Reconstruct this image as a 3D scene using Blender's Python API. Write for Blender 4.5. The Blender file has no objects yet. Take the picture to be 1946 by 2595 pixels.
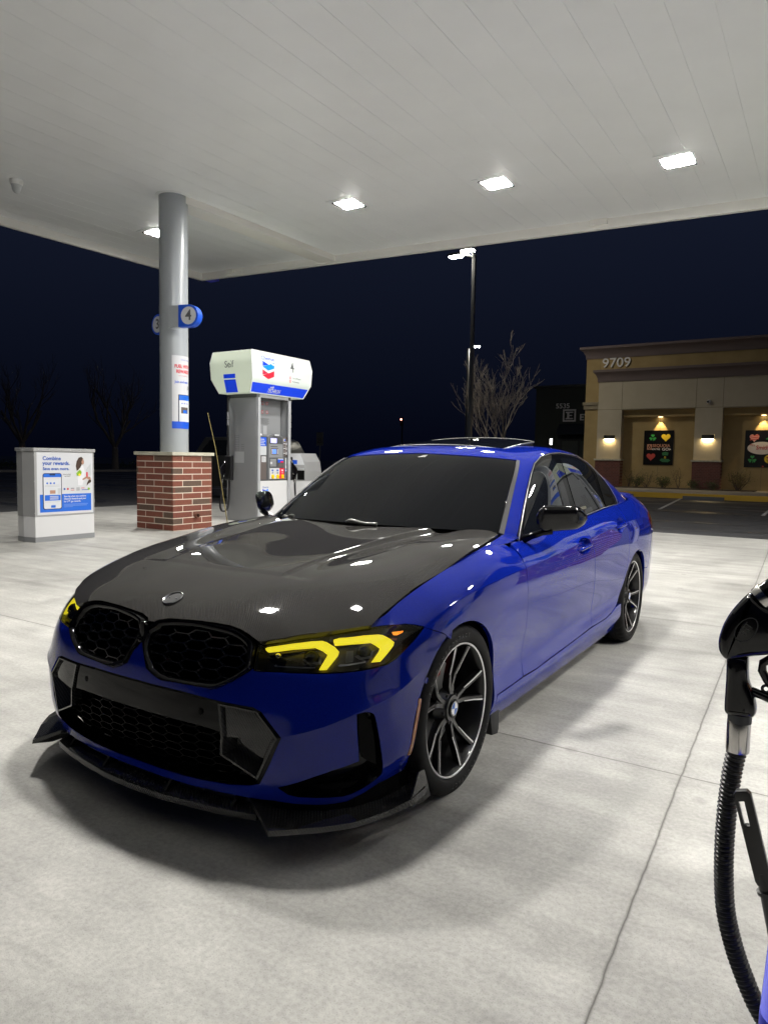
# Night scene at a fuel station, built object by object
import numpy as np, math
# ---------------------------------------------------------------- smooth tensor surfaces
def _nat(t, Y):
    """second derivatives of the natural cubic spline through (t, Y)"""
    n = len(t); h = np.diff(t); A = np.zeros((n, n)); B = np.zeros((n,) + Y.shape[1:])
    A[0, 0] = A[-1, -1] = 1
    for i in range(1, n - 1):
        A[i, i - 1] = h[i - 1]; A[i, i] = 2 * (h[i - 1] + h[i]); A[i, i + 1] = h[i]
        B[i] = 6 * ((Y[i + 1] - Y[i]) / h[i] - (Y[i] - Y[i - 1]) / h[i - 1])
    return np.linalg.solve(A, B.reshape(n, -1)).reshape(B.shape)

def _basis(t, q):
    """rows W so that spline(q) = W @ Y"""
    n = len(t); M = _nat(t, np.eye(n)); q = np.atleast_1d(q)
    i = np.clip(np.searchsorted(t, q) - 1, 0, n - 2); h = t[i + 1] - t[i]
    a = (t[i + 1] - q) / h; b = (q - t[i]) / h
    W = ((a ** 3 - a) * h * h / 6)[:, None] * M[i] + ((b ** 3 - b) * h * h / 6)[:, None] * M[i + 1]
    r = np.arange(len(q)); W[r, i] += a; W[r, i + 1] += b
    return W

class Surf:
    """P[column][level] -> smooth surface over (u, v); u, v about as long as metres along the surface"""
    def __init__(s, P, sym=True):
        P = np.array(P, float)
        if sym:                                    # mirrored columns ahead of the first one keep the centre line smooth
            M = P[1:4][::-1].copy(); M[..., 0] *= -1; k = len(M); Q = np.concatenate([M, P])
        else: Q = P; k = 0
        du = np.linalg.norm(np.diff(Q, axis=0), axis=2).mean(1) ** .75
        u = np.concatenate([[0], np.cumsum(du)]); s.u = u - u[k]
        dv = np.linalg.norm(np.diff(Q, axis=1), axis=2).mean(0) ** .75
        s.v = np.concatenate([[0], np.cumsum(dv)]); s.Q = Q; s.k = k
        # denser table for speed: bicubic through a fixed fine grid is not needed, evaluate directly
    def at(s, u, v):
        u = np.atleast_1d(np.asarray(u, float)); v = np.atleast_1d(np.asarray(v, float))
        Wu = _basis(s.u, u); Wv = _basis(s.v, v)
        P = np.einsum('ni,nj,ijk->nk', Wu, Wv, s.Q)
        return P if getattr(s, 'extra', None) is None else s.extra(P, u, v)
    def nrm(s, u, v, e=2e-3):
        a = s.at(np.asarray(u) + e, v) - s.at(np.asarray(u) - e, v)
        b = s.at(u, np.asarray(v) + e) - s.at(u, np.asarray(v) - e)
        n = np.cross(a, b); n /= np.maximum(np.linalg.norm(n, axis=1), 1e-12)[:, None]
        return n

class Hood:
    """height field z(x, y), x mirrored"""
    def __init__(s, xs, ys, Z, extra=None):
        s.x = np.concatenate([-np.array(xs[1:])[::-1], xs]); Z = np.array(Z, float)
        s.Z = np.concatenate([Z[:, 1:][:, ::-1], Z], axis=1); s.y = np.array(ys, float); s.extra = extra
    def at(s, u, v):
        u = np.atleast_1d(np.asarray(u, float)); v = np.atleast_1d(np.asarray(v, float))
        z = np.einsum('ni,nj,ij->n', _basis(s.y, v), _basis(s.x, u), s.Z)
        if s.extra is not None: z = z + s.extra(u, v)
        return np.stack([u, v, z], 1)
    def nrm(s, u, v, e=1.5e-3):
        u = np.asarray(u, float); v = np.asarray(v, float)
        a = s.at(u + e, v) - s.at(u - e, v); b = s.at(u, v + e) - s.at(u, v - e)
        n = np.cross(a, b); n /= np.linalg.norm(n, axis=1)[:, None]
        return n

def side(y, *xz): return [(x, y, z) for x, z in xz]
SHELL = Surf([
 [(0,-.795,.165),(0,-.812,.235),(0,-.815,.32),(0,-.812,.41),(0,-.803,.495),(0,-.79,.575),(0,-.765,.645),(0,-.725,.705)],
 [(.20,-.792,.167),(.20,-.808,.236),(.20,-.81,.32),(.20,-.806,.41),(.20,-.796,.495),(.20,-.782,.575),(.20,-.756,.645),(.20,-.714,.708)],
 [(.38,-.775,.172),(.38,-.788,.24),(.38,-.789,.322),(.38,-.785,.41),(.38,-.775,.492),(.38,-.757,.572),(.375,-.727,.645),(.37,-.682,.712)],
 [(.59,-.716,.18),(.605,-.732,.245),(.612,-.737,.328),(.613,-.735,.41),(.61,-.726,.492),(.60,-.708,.572),(.58,-.674,.65),(.56,-.62,.717)],
 [(.745,-.60,.19),(.765,-.617,.252),(.775,-.62,.336),(.776,-.62,.417),(.772,-.614,.498),(.762,-.60,.58),(.74,-.566,.66),(.705,-.515,.724)],
 [(.815,-.47,.20),(.843,-.48,.262),(.854,-.482,.345),(.858,-.482,.425),(.856,-.477,.508),(.848,-.466,.595),(.828,-.442,.683),(.778,-.40,.755)],
 side(-.33,(.84,.20),(.872,.27),(.884,.352),(.889,.432),(.890,.52),(.884,.615),(.860,.705),(.785,.779)),
 side(-.15,(.852,.2),(.884,.272),(.893,.358),(.899,.445),(.902,.545),(.898,.65),(.870,.752),(.786,.822)),
 side(.05,(.856,.19),(.886,.268),(.893,.366),(.901,.465),(.906,.575),(.903,.685),(.873,.795),(.78,.856)),
 side(.30,(.855,.175),(.885,.26),(.881,.368),(.891,.48),(.903,.60),(.903,.712),(.870,.83),(.77,.893)),
 side(.55,(.852,.162),(.884,.252),(.871,.363),(.882,.487),(.898,.618),(.902,.737),(.868,.85),(.765,.917)),
 side(.80,(.85,.158),(.884,.25),(.866,.362),(.877,.491),(.895,.628),(.902,.752),(.868,.853),(.785,.912)),
 side(1.2,(.85,.155),(.885,.25),(.866,.364),(.877,.495),(.896,.637),(.905,.765),(.870,.868),(.80,.928)),
 side(1.7,(.85,.153),(.886,.254),(.868,.37),(.880,.504),(.900,.65),(.908,.787),(.872,.892),(.80,.957)),
 side(2.2,(.85,.152),(.888,.26),(.875,.38),(.889,.517),(.905,.667),(.910,.806),(.868,.917),(.792,.988)),
 side(2.6,(.856,.165),(.892,.275),(.890,.398),(.903,.537),(.913,.685),(.913,.822),(.862,.932),(.780,1.004)),
 side(2.95,(.856,.2),(.893,.30),(.897,.42),(.908,.557),(.914,.70),(.908,.832),(.852,.942),(.762,1.012)),
 side(3.25,(.838,.22),(.878,.315),(.888,.432),(.898,.57),(.902,.712),(.892,.84),(.832,.95),(.735,1.03)),
 [(.805,3.55,.232),(.846,3.55,.325),(.857,3.55,.44),(.866,3.55,.577),(.868,3.55,.72),(.855,3.55,.848),(.79,3.55,.96),(.68,3.53,1.05)],
 [(.725,3.77,.24),(.765,3.78,.33),(.78,3.785,.445),(.788,3.79,.58),(.786,3.785,.722),(.762,3.77,.85),(.70,3.74,.965),(.605,3.70,1.06)],
 [(.50,3.87,.25),(.535,3.9,.335),(.545,3.91,.45),(.548,3.915,.583),(.54,3.91,.722),(.52,3.89,.85),(.48,3.855,.968),(.42,3.80,1.063)],
 [(.25,3.90,.25),(.27,3.93,.335),(.275,3.94,.45),(.275,3.945,.585),(.27,3.94,.722),(.26,3.92,.85),(.24,3.88,.97),(.21,3.825,1.065)],
 [(0,3.91,.25),(0,3.94,.335),(0,3.95,.45),(0,3.955,.585),(0,3.95,.722),(0,3.93,.85),(0,3.89,.97),(0,3.83,1.066)],
])
def _rows(*a): return [list(p) for p in a]
DOME = Surf([
 [(0,.52,.972),(0,.89,1.172),(0,1.225,1.337),(0,1.45,1.388),(0,1.95,1.422)],
 [(.35,.555,.970),(.33,.91,1.170),(.30,1.237,1.334),(.25,1.46,1.385),(.0,1.95,1.422)],
 [(.58,.65,.962),(.535,.965,1.160),(.46,1.263,1.326),(.36,1.48,1.378),(0,1.95,1.422)],
 [(.700,.735,.953),(.638,1.01,1.148),(.551,1.295,1.316),(.42,1.51,1.372),(0,1.95,1.422)],
 [(.748,.79,.935),(.683,1.06,1.138),(.598,1.34,1.312),(.46,1.55,1.373),(0,1.95,1.422)],
 [(.783,.89,.915),(.718,1.15,1.13),(.632,1.42,1.315),(.50,1.62,1.378),(0,1.95,1.422)],
 [(.798,1.12,.924),(.742,1.34,1.14),(.648,1.55,1.334),(.51,1.72,1.386),(0,1.95,1.422)],
 [(.80,1.55,.949),(.748,1.64,1.155),(.655,1.75,1.347),(.515,1.84,1.392),(0,1.95,1.422)],
 [(.793,2.05,.981),(.744,2.05,1.17),(.650,2.05,1.345),(.51,2.02,1.388),(0,1.95,1.422)],
 [(.783,2.45,1.0),(.733,2.40,1.165),(.637,2.36,1.319),(.50,2.22,1.375),(0,1.95,1.422)],
 [(.768,2.85,1.012),(.713,2.73,1.15),(.612,2.62,1.268),(.48,2.40,1.355),(0,1.95,1.422)],
 [(.735,3.15,1.03),(.672,2.98,1.135),(.57,2.78,1.252),(.44,2.50,1.345),(0,1.95,1.422)],
 [(.63,3.30,1.046),(.57,3.05,1.165),(.48,2.78,1.285),(.38,2.50,1.36),(0,1.95,1.422)],
 [(.33,3.38,1.06),(.30,3.07,1.2),(.26,2.74,1.33),(.22,2.50,1.375),(0,1.95,1.422)],
 [(0,3.41,1.064),(0,3.08,1.21),(0,2.72,1.34),(0,2.50,1.38),(0,1.95,1.422)],
])
def _ss(a, b, t):
    t = np.clip((t - a) / (b - a), 0, 1); return t * t * (3 - 2 * t)
SHOULDER = ([1.7, 2.2, 2.7, 3.1, 3.6, 4.4, 5.2, 6.0, 6.6], [1.09, 1.07, 1.04, 1.025, 1.03, 1.045, 1.045, 1.03, .98])
NOSE = ([.8, .907, 1.267, 1.62, 1.9], [.46, .509, .68, .80, .86])
def crease_lines(tab, u0, u1, d=.005):
    u = np.linspace(u0, u1, 60); v = np.interp(u, *tab); return [np.stack([u, v + k], 1) for k in (-d * 4, -d, d, d * 4)]
def hood_lines():
    y = np.linspace(-.39, .62, 60); xc = .315 + .085 * _ss(-.40, .55, y) + .05 * _ss(.2, .7, y); o = [np.stack([xc + k, y], 1) for k in (-.006, .004, .016, .028, .055, .09)]
    x = np.linspace(.0, .30, 20); return o + [np.stack([x, np.full(20, k)], 1) for k in (-.402, -.388, -.372, -.357)]
def shell_extra(P, u, v):
    # crisp shoulder line from lamp to tail, and the crease across the corner of the bumper
    a = np.abs(u); vc = np.interp(a, *SHOULDER)
    A = .0075 * _ss(1.8, 2.5, a) * (1 - _ss(6.1, 6.5, a)); P[:, 0] += np.sign(u) * A * np.exp(-np.abs(v - vc) / .05)
    vb = np.interp(a, *NOSE); A = .016 * _ss(.86, 1.12, a) * (1 - _ss(1.45, 1.75, a)); th = np.radians(10 + 62 * _ss(.85, 1.7, a)); g = A * np.exp(-np.abs(v - vb) / .10)
    P[:, 0] += np.sign(u) * g * np.sin(th); P[:, 1] -= g * np.cos(th)
    return P
def hood_extra(x, y):
    ax = np.abs(x)
    # raised centre panel, its flanks and the channels beside it that deepen to the rear
    xc = .315 + .085 * _ss(-.40, .55, y) + .05 * _ss(.2, .7, y)
    fade = _ss(-.40, -.36, y)
    grow = .005 + .013 * _ss(-.35, .35, y)
    h = -grow * _ss(xc - .004, xc + .026, ax) * fade * (1 - _ss(xc + .05, xc + .17, ax))
    h = h - .006 * _ss(.0, .45, y) * np.exp(-((ax - xc - .055) / .035) ** 2) * (1 - _ss(.55, .66, y))
    h = h + .003 * fade * (1 - _ss(xc - .004, xc + .015, ax))
    # roundel dish
    return h
HX = [0, .2, .4, .55, .65, .72, .78, .84]
HY = [-.80, -.72, -.65, -.55, -.46, -.34, -.18, .05, .23, .48, .75, .95]
HOOD = Hood(HX, HY, [
 [.640,.640,.615,.565,.515,.465,.41,.35],
 [.706,.708,.692,.652,.61,.565,.515,.45],
 [.752,.754,.742,.715,.682,.645,.60,.54],
 [.795,.798,.789,.768,.742,.712,.675,.625],
 [.826,.829,.823,.808,.788,.765,.735,.69],
 [.855,.859,.857,.847,.832,.810,.776,.73],
 [.882,.886,.886,.880,.869,.850,.817,.77],
 [.910,.914,.917,.914,.906,.889,.855,.80],
 [.932,.936,.940,.939,.934,.921,.893,.84],
 [.955,.959,.963,.962,.957,.944,.914,.86],
 [.975,.977,.978,.976,.971,.958,.93,.88],
 [.985,.987,.988,.986,.98,.968,.94,.89]], hood_extra)
SHELL.extra = shell_extra

B = {"headlight":[[0.7474,1.1754],[0.8797,1.2123],[1.0434,1.2601],[1.1884,1.2727],[1.3385,1.2493],[1.4738,1.2171],[1.6436,1.1686],[1.7089,1.1293],[1.7745,1.0779],[1.6873,1.0527],[1.5931,1.0241],[1.5049,0.9854],[1.4393,0.9651],[1.3527,0.9652],[1.2372,0.9715],[1.1192,0.979],[1.0047,0.9871],[0.8878,0.9907],[0.7508,0.9816],[0.7489,1.0824]],
 "kidney_out":[[0.0312,1.2242],[0.05,1.2603],[0.1127,1.2932],[0.261,1.3072],[0.4067,1.3062],[0.5319,1.2924],[0.6021,1.2699],[0.6551,1.2403],[0.7341,1.1862],[0.7393,1.1059],[0.7375,1.0017],[0.7172,0.9673],[0.6385,0.8818],[0.5562,0.807],[0.5232,0.7929],[0.3853,0.7903],[0.1967,0.7756],[0.1301,0.8104],[0.0823,0.8507],[0.0489,0.9627],[0.0162,1.0559],[0.008,1.1204],[0.0105,1.1763]],
 "kidney_in":[[0.0989,1.2197],[0.1921,1.25],[0.327,1.2614],[0.4563,1.2432],[0.5531,1.2257],[0.6248,1.1937],[0.6791,1.1418],[0.6985,1.0794],[0.6981,0.995],[0.6341,0.9181],[0.5585,0.8566],[0.5172,0.8407],[0.381,0.8284],[0.2019,0.8288],[0.1231,0.873],[0.0733,0.969],[0.0509,1.0649],[0.045,1.1437]],
 "intake_top":[[0.1322,0.73],[0.3708,0.7269],[0.5744,0.7163],[0.7643,0.7172],[0.8072,0.6912],[0.9067,0.5095],[0.8578,0.3065],[0.8111,0.1475]],
 "intake_bot":[[0.8111,0.1418],[0.7602,0.1145],[0.642,0.0907],[0.49,0.0849],[0.3777,0.081],[0.1965,0.0818],[0.0013,0.0854]],
 "duct_in":[[0.5776,0.6966],[0.607,0.4558],[0.6052,0.3158],[0.8026,0.1768],[0.8779,0.4593],[0.8926,0.4978],[0.7862,0.6922]],
 "panel_bot":[[0.2708,0.4944],[0.3874,0.4931],[0.4968,0.4867],[0.5878,0.4759]],
 "fog":[[1.2674,0.6697],[1.2741,0.4873],[1.2905,0.2824],[1.1148,0.2395],[0.8998,0.1222],[0.965,0.0365],[1.1274,-0.0039],[1.2561,-0.0361],[1.3643,0.0108],[1.4471,0.089],[1.4432,0.1583],[1.4006,0.399],[1.3696,0.5982],[1.3495,0.6514],[1.3074,0.6777]],
 "fog_slot":[[1.2764,0.6543],[1.2912,0.3002],[1.4184,0.1795],[1.3923,0.4026],[1.3629,0.5939],[1.3449,0.6425],[1.3076,0.6674]],
 "marker":[[1.6699,0.6241],[1.6986,0.6058],[1.6511,0.1568],[1.6215,0.1606]],
 "seam":[[1.7626,1.0812],[1.8386,1.0177],[1.9339,0.9501],[2.0088,0.8796],[2.0238,0.8642]],
 "sensor":[[1.737,0.7252]],
 "lamp1":[[0.7821,1.1579],[0.7935,1.1678],[0.9258,1.2056],[1.0224,1.2258],[1.0776,1.2281],[1.1032,1.2145],[1.1479,1.1688],[1.1702,1.1295],[1.165,1.105],[1.1126,1.0128],[1.0753,1.0145],[1.1095,1.1003],[1.1143,1.1251],[1.0859,1.1587],[1.0447,1.1884],[0.9311,1.1727],[0.7995,1.1382],[0.7885,1.1434]],
 "lamp2":[[1.138,1.2305],[1.1702,1.2387],[1.3,1.2163],[1.3961,1.1866],[1.4284,1.1695],[1.48,1.1239],[1.5068,1.0912],[1.4956,1.0708],[1.4015,0.9942],[1.3552,1.0066],[1.4019,1.0691],[1.4065,1.0872],[1.3815,1.1191],[1.3467,1.1557],[1.2335,1.1848],[1.1469,1.1963]],
 "amber":[[1.5166,1.1666],[1.6181,1.1396],[1.606,1.1314],[1.5531,1.1336],[1.5239,1.1449]],
 "amber2":[[1.4765,1.1373],[1.5436,1.1117],[1.5338,1.0985],[1.4928,1.1158]],
 "strip1":[[0.8429,1.0404],[0.8535,1.0471],[0.8604,1.0395],[1.0546,1.0356],[1.0548,1.03],[0.8453,1.034]],
 "strip2":[[1.17,1.0313],[1.1787,1.0385],[1.3179,1.0249],[1.318,1.0187],[1.182,1.0253]],
 "proj1":[[1.0306,1.1101]],
 "proj2":[[1.3106,1.1014]],
 "proj0":[[0.8473,1.1263]],
 "bez1":[[0.9884,1.09],[1.0131,1.0652],[1.0826,1.0537],[1.0831,1.107],[1.0714,1.1079],[1.0675,1.071],[1.0181,1.0797],[1.0056,1.094]],
 "bez2":[[1.2561,1.0807],[1.2818,1.0502],[1.3548,1.0373],[1.3655,1.0844],[1.3549,1.0877],[1.3443,1.0519],[1.288,1.0642],[1.2749,1.0836]],
 "block":[[1.2121,1.1437],[1.2493,1.1362],[1.2506,1.0487],[1.2121,1.0551]],
 "hoodline":[[0.7809,-0.459],[0.7808,-0.3263],[0.7798,-0.1615],[0.7808,0.0584],[0.7805,0.2245],[0.7684,0.4343],[0.7457,0.6658]],
 "hoodfront":[[0.7754,-0.4695],[0.7139,-0.5344],[0.6502,-0.6],[0.567,-0.664],[0.4958,-0.7031],[0.4859,-0.7039],[0.4318,-0.6972],[0.3968,-0.6946],[0.3508,-0.695],[0.2696,-0.7022],[0.1714,-0.7096],[0.0697,-0.7175],[0.0292,-0.7283],[0.0199,-0.7398]],
 "windshield_top":[[0.006,0.8339],[0.257,0.8057],[0.5194,0.7902],[0.6867,0.7977],[0.7831,0.7988]],
 "windshield_side":[[0.7832,0.7919],[0.7726,0.4374],[0.7723,0.2226],[0.7719,-0.0033]],
 "mold_out":[[0.8197,0.7979],[0.8145,0.5011],[0.8165,0.233],[0.8152,0.019]],
 "dlo":[[0.9478,-0.0597],[0.9414,0.0853],[0.9421,0.261],[0.9458,0.4593],[0.9563,0.626],[0.993,0.7636],[1.1214,0.8529],[1.3637,0.8676],[1.6297,0.8814],[2.0633,0.8832],[2.3156,0.7828],[2.6528,0.6916],[2.583,0.3724],[2.5751,0.14],[2.5596,-0.0447],[2.1939,-0.0108],[1.8328,-0.0102],[1.4779,-0.002],[1.202,-0.0025]],
 "glass_f":[[0.9955,0.0371],[0.9793,0.2084],[0.9747,0.4248],[0.9848,0.5982],[1.0313,0.7245],[1.1808,0.7818],[1.4047,0.7682],[1.4849,0.5388],[1.5476,0.3622],[1.603,0.0675],[1.6174,0.0408],[1.3902,0.0343],[1.1952,0.0311]],
 "glass_r":[[1.5746,0.7673],[1.9093,0.7644],[2.2223,0.7089],[2.1809,0.4084],[2.1893,0.0353],[1.8404,0.0235],[1.7069,0.0251],[1.6789,0.0877],[1.6205,0.3639],[1.5549,0.6897]],
 "glass_q":[[2.4255,0.7685],[2.4641,0.5689],[2.5075,0.3531],[2.4974,0.1505],[2.4426,0.0263],[2.2471,0.0262],[2.2582,0.3892]],
 "sunroof":[[-0.4,1.341],[0.1274,1.203],[0.525,1.1067],[0.6852,1.1968],[0.8837,1.3366],[1.5626,1.3873]],
 "gapf":[[3.2035,1.1955],[3.1001,1.0564],[3.1096,0.9292],[3.1498,0.7877],[3.1768,0.653],[3.1929,0.5649],[3.1746,0.2725]],
 "gapm":[[4.4899,1.1357],[4.4091,0.9698],[4.4978,0.752],[4.5776,0.5391],[4.581,0.369],[4.5618,0.2704]],
 "gapr":[[5.507,1.129],[5.4283,0.9748],[5.4654,0.8047],[5.4832,0.6897],[5.4129,0.5349],[5.3501,0.3751],[5.2245,0.2742]],
 "sill":[[3.3902,0.2025],[3.7929,0.2179],[4.2957,0.2277],[4.9179,0.2197],[5.2245,0.2742]],
 "handle_f":[[4.0822,1.0175],[4.1533,1.0686],[4.2551,1.0791],[4.3352,1.0491],[4.378,0.9926],[4.3587,0.9465],[4.2854,0.9234],[4.1793,0.9283],[4.0967,0.9602]],
 "handle_r":[[5.1433,1.067],[5.2478,1.1101],[5.3496,1.1186],[5.3768,1.0759],[5.384,1.0327],[5.2959,0.9802],[5.1921,0.9585],[5.1141,0.9816],[5.0955,1.0212]],
 "arch_f":[[1.6651,0.0108],[1.6462,0.111],[1.6361,0.2099],[1.6341,0.3071],[1.6404,0.41],[1.6547,0.5157],[1.6774,0.6127],[1.7086,0.6961],[1.748,0.7652],[1.7948,0.821],[1.8475,0.8648],[1.9049,0.8971],[1.9662,0.9184],[2.0304,0.9295],[2.0966,0.9313],[2.1634,0.9247],[2.2295,0.9101],[2.2935,0.8877],[2.3546,0.8571],[2.4123,0.8174],[2.4658,0.7691],[2.5146,0.7145],[2.5579,0.6561],[2.5952,0.5942],[2.6258,0.5282],[2.6493,0.4571],[2.6652,0.3835],[2.6733,0.3102],[2.6735,0.2376],[2.6657,0.1629],[2.6501,0.0834]],
 "arch_r":[[5.4059,0.0657],[5.3898,0.1291],[5.3809,0.1945],[5.3792,0.2606],[5.3848,0.3254],[5.3977,0.387],[5.4175,0.4444],[5.4441,0.4972],[5.477,0.5449],[5.5157,0.5871],[5.5595,0.6236],[5.6079,0.6538],[5.66,0.6774],[5.715,0.6938],[5.7722,0.7028],[5.8306,0.7039],[5.8893,0.6972],[5.9475,0.6825],[6.0041,0.6602],[6.0581,0.6306],[6.1086,0.5942],[6.1547,0.5519],[6.1956,0.5043],[6.2306,0.452],[6.259,0.3954],[6.2803,0.3345],[6.2942,0.2692],[6.3002,0.1999],[6.2985,0.1273],[6.2891,0.0534],[6.272,-0.019]],
 "door_f_bot":[[3.1136,0.2299],[3.4412,0.2159],[3.9326,0.2214],[4.4485,0.2282]],
 "tail":[[6.542,0.9493],[6.5984,0.8548],[6.7734,0.8204]]}
import bpy, bmesh, random
from mathutils import Vector, Matrix, geometry
SC = bpy.context.scene
COL = SC.collection
R = math.radians
M = {}

# ---------------------------------------------------------------- materials
def mat(name, base=(.5, .5, .5), rough=.5, metal=0, coat=0, coat_rough=.03, spec=.5, emit=None, strength=0, ior=1.5, trans=0):
    m = bpy.data.materials.new(name); m.use_nodes = True
    b = m.node_tree.nodes['Principled BSDF']
    b.inputs['Base Color'].default_value = (*base, 1); b.inputs['Roughness'].default_value = rough
    b.inputs['Metallic'].default_value = metal; b.inputs['Coat Weight'].default_value = coat
    b.inputs['Coat Roughness'].default_value = coat_rough; b.inputs['Specular IOR Level'].default_value = spec
    b.inputs['IOR'].default_value = ior
    if trans: b.inputs['Transmission Weight'].default_value = trans
    if emit:
        b.inputs['Emission Color'].default_value = (*emit, 1); b.inputs['Emission Strength'].default_value = strength
    M[name] = m
    return m
def nodes(m):
    return m.node_tree.nodes, m.node_tree.links, m.node_tree.nodes['Principled BSDF']
class NB:
    """short-hand for wiring shader nodes"""
    def __init__(s, m): s.m = m; s.n, s.l, s.b = nodes(m)
    def new(s, t, **kw):
        x = s.n.new(t)
        for k, v in kw.items(): setattr(x, k, v)
        return x
    def link(s, a, b): s.l.new(a, b)
    def coord(s, scale=(1, 1, 1), kind='Object', rot=(0, 0, 0), loc=(0, 0, 0)):
        t = s.new('ShaderNodeTexCoord'); mp = s.new('ShaderNodeMapping')
        mp.inputs['Scale'].default_value = scale; mp.inputs['Rotation'].default_value = rot; mp.inputs['Location'].default_value = loc
        s.link(t.outputs[kind], mp.inputs['Vector']); return mp.outputs['Vector']
    def noise(s, vec, scale, detail=4, rough=.55, dist=0):
        x = s.new('ShaderNodeTexNoise'); x.inputs['Scale'].default_value = scale; x.inputs['Detail'].default_value = detail
        x.inputs['Roughness'].default_value = rough; x.inputs['Distortion'].default_value = dist
        s.link(vec, x.inputs['Vector']); return x.outputs['Fac']
    def ramp(s, fac, *stops):
        x = s.new('ShaderNodeValToRGB'); e = x.color_ramp.elements
        while len(e) < len(stops): e.new(.5)
        for q, (p, c) in zip(e, stops):
            q.position = p; q.color = (*(c if hasattr(c, '__len__') else (c, c, c)), 1)
        s.link(fac, x.inputs['Fac']); return x.outputs['Color']
    def mix(s, a, b, fac, blend='MIX'):
        x = s.new('ShaderNodeMix', data_type='RGBA', blend_type=blend)
        for sock, v in ((x.inputs[0], fac), (x.inputs[6], a), (x.inputs[7], b)):
            if hasattr(v, 'is_linked') or hasattr(v, 'links'): s.link(v, sock)
            elif sock == x.inputs[0]: sock.default_value = v
            else: sock.default_value = (*v, 1)
        return x.outputs[2]
    def math(s, op, a, b=None, clamp=False):
        x = s.new('ShaderNodeMath', operation=op, use_clamp=clamp)
        for i, v in enumerate((a, b)):
            if v is None: continue
            if isinstance(v, (int, float)): x.inputs[i].default_value = v
            else: s.link(v, x.inputs[i])
        return x.outputs[0]
    def bump(s, h, strength=.2, dist=.01):
        x = s.new('ShaderNodeBump'); x.inputs['Strength'].default_value = strength; x.inputs['Distance'].default_value = dist
        s.link(h, x.inputs['Height']); s.link(x.outputs['Normal'], s.b.inputs['Normal']); return x
    def col(s, c): s.link(c, s.b.inputs['Base Color'])
    def rough(s, c): s.link(c, s.b.inputs['Roughness'])

# ---------------------------------------------------------------- objects
def put(o, parent=None):
    COL.objects.link(o)
    if parent is not None: o.parent = parent
    return o
def thing(name, label, cat, loc=(0, 0, 0), rz=0, group=None):
    o = bpy.data.objects.new(name, None); o.empty_display_size = .2
    o.location = loc; o.rotation_euler = (0, 0, rz); put(o)
    o['label'] = label; o['category'] = cat
    if group: o['group'] = group
    return o
def tag(o, label, cat, group=None):
    o['label'] = label; o['category'] = cat
    if group: o['group'] = group
    return o
def struct(o, kind='structure'):
    o['kind'] = kind; return o

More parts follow.
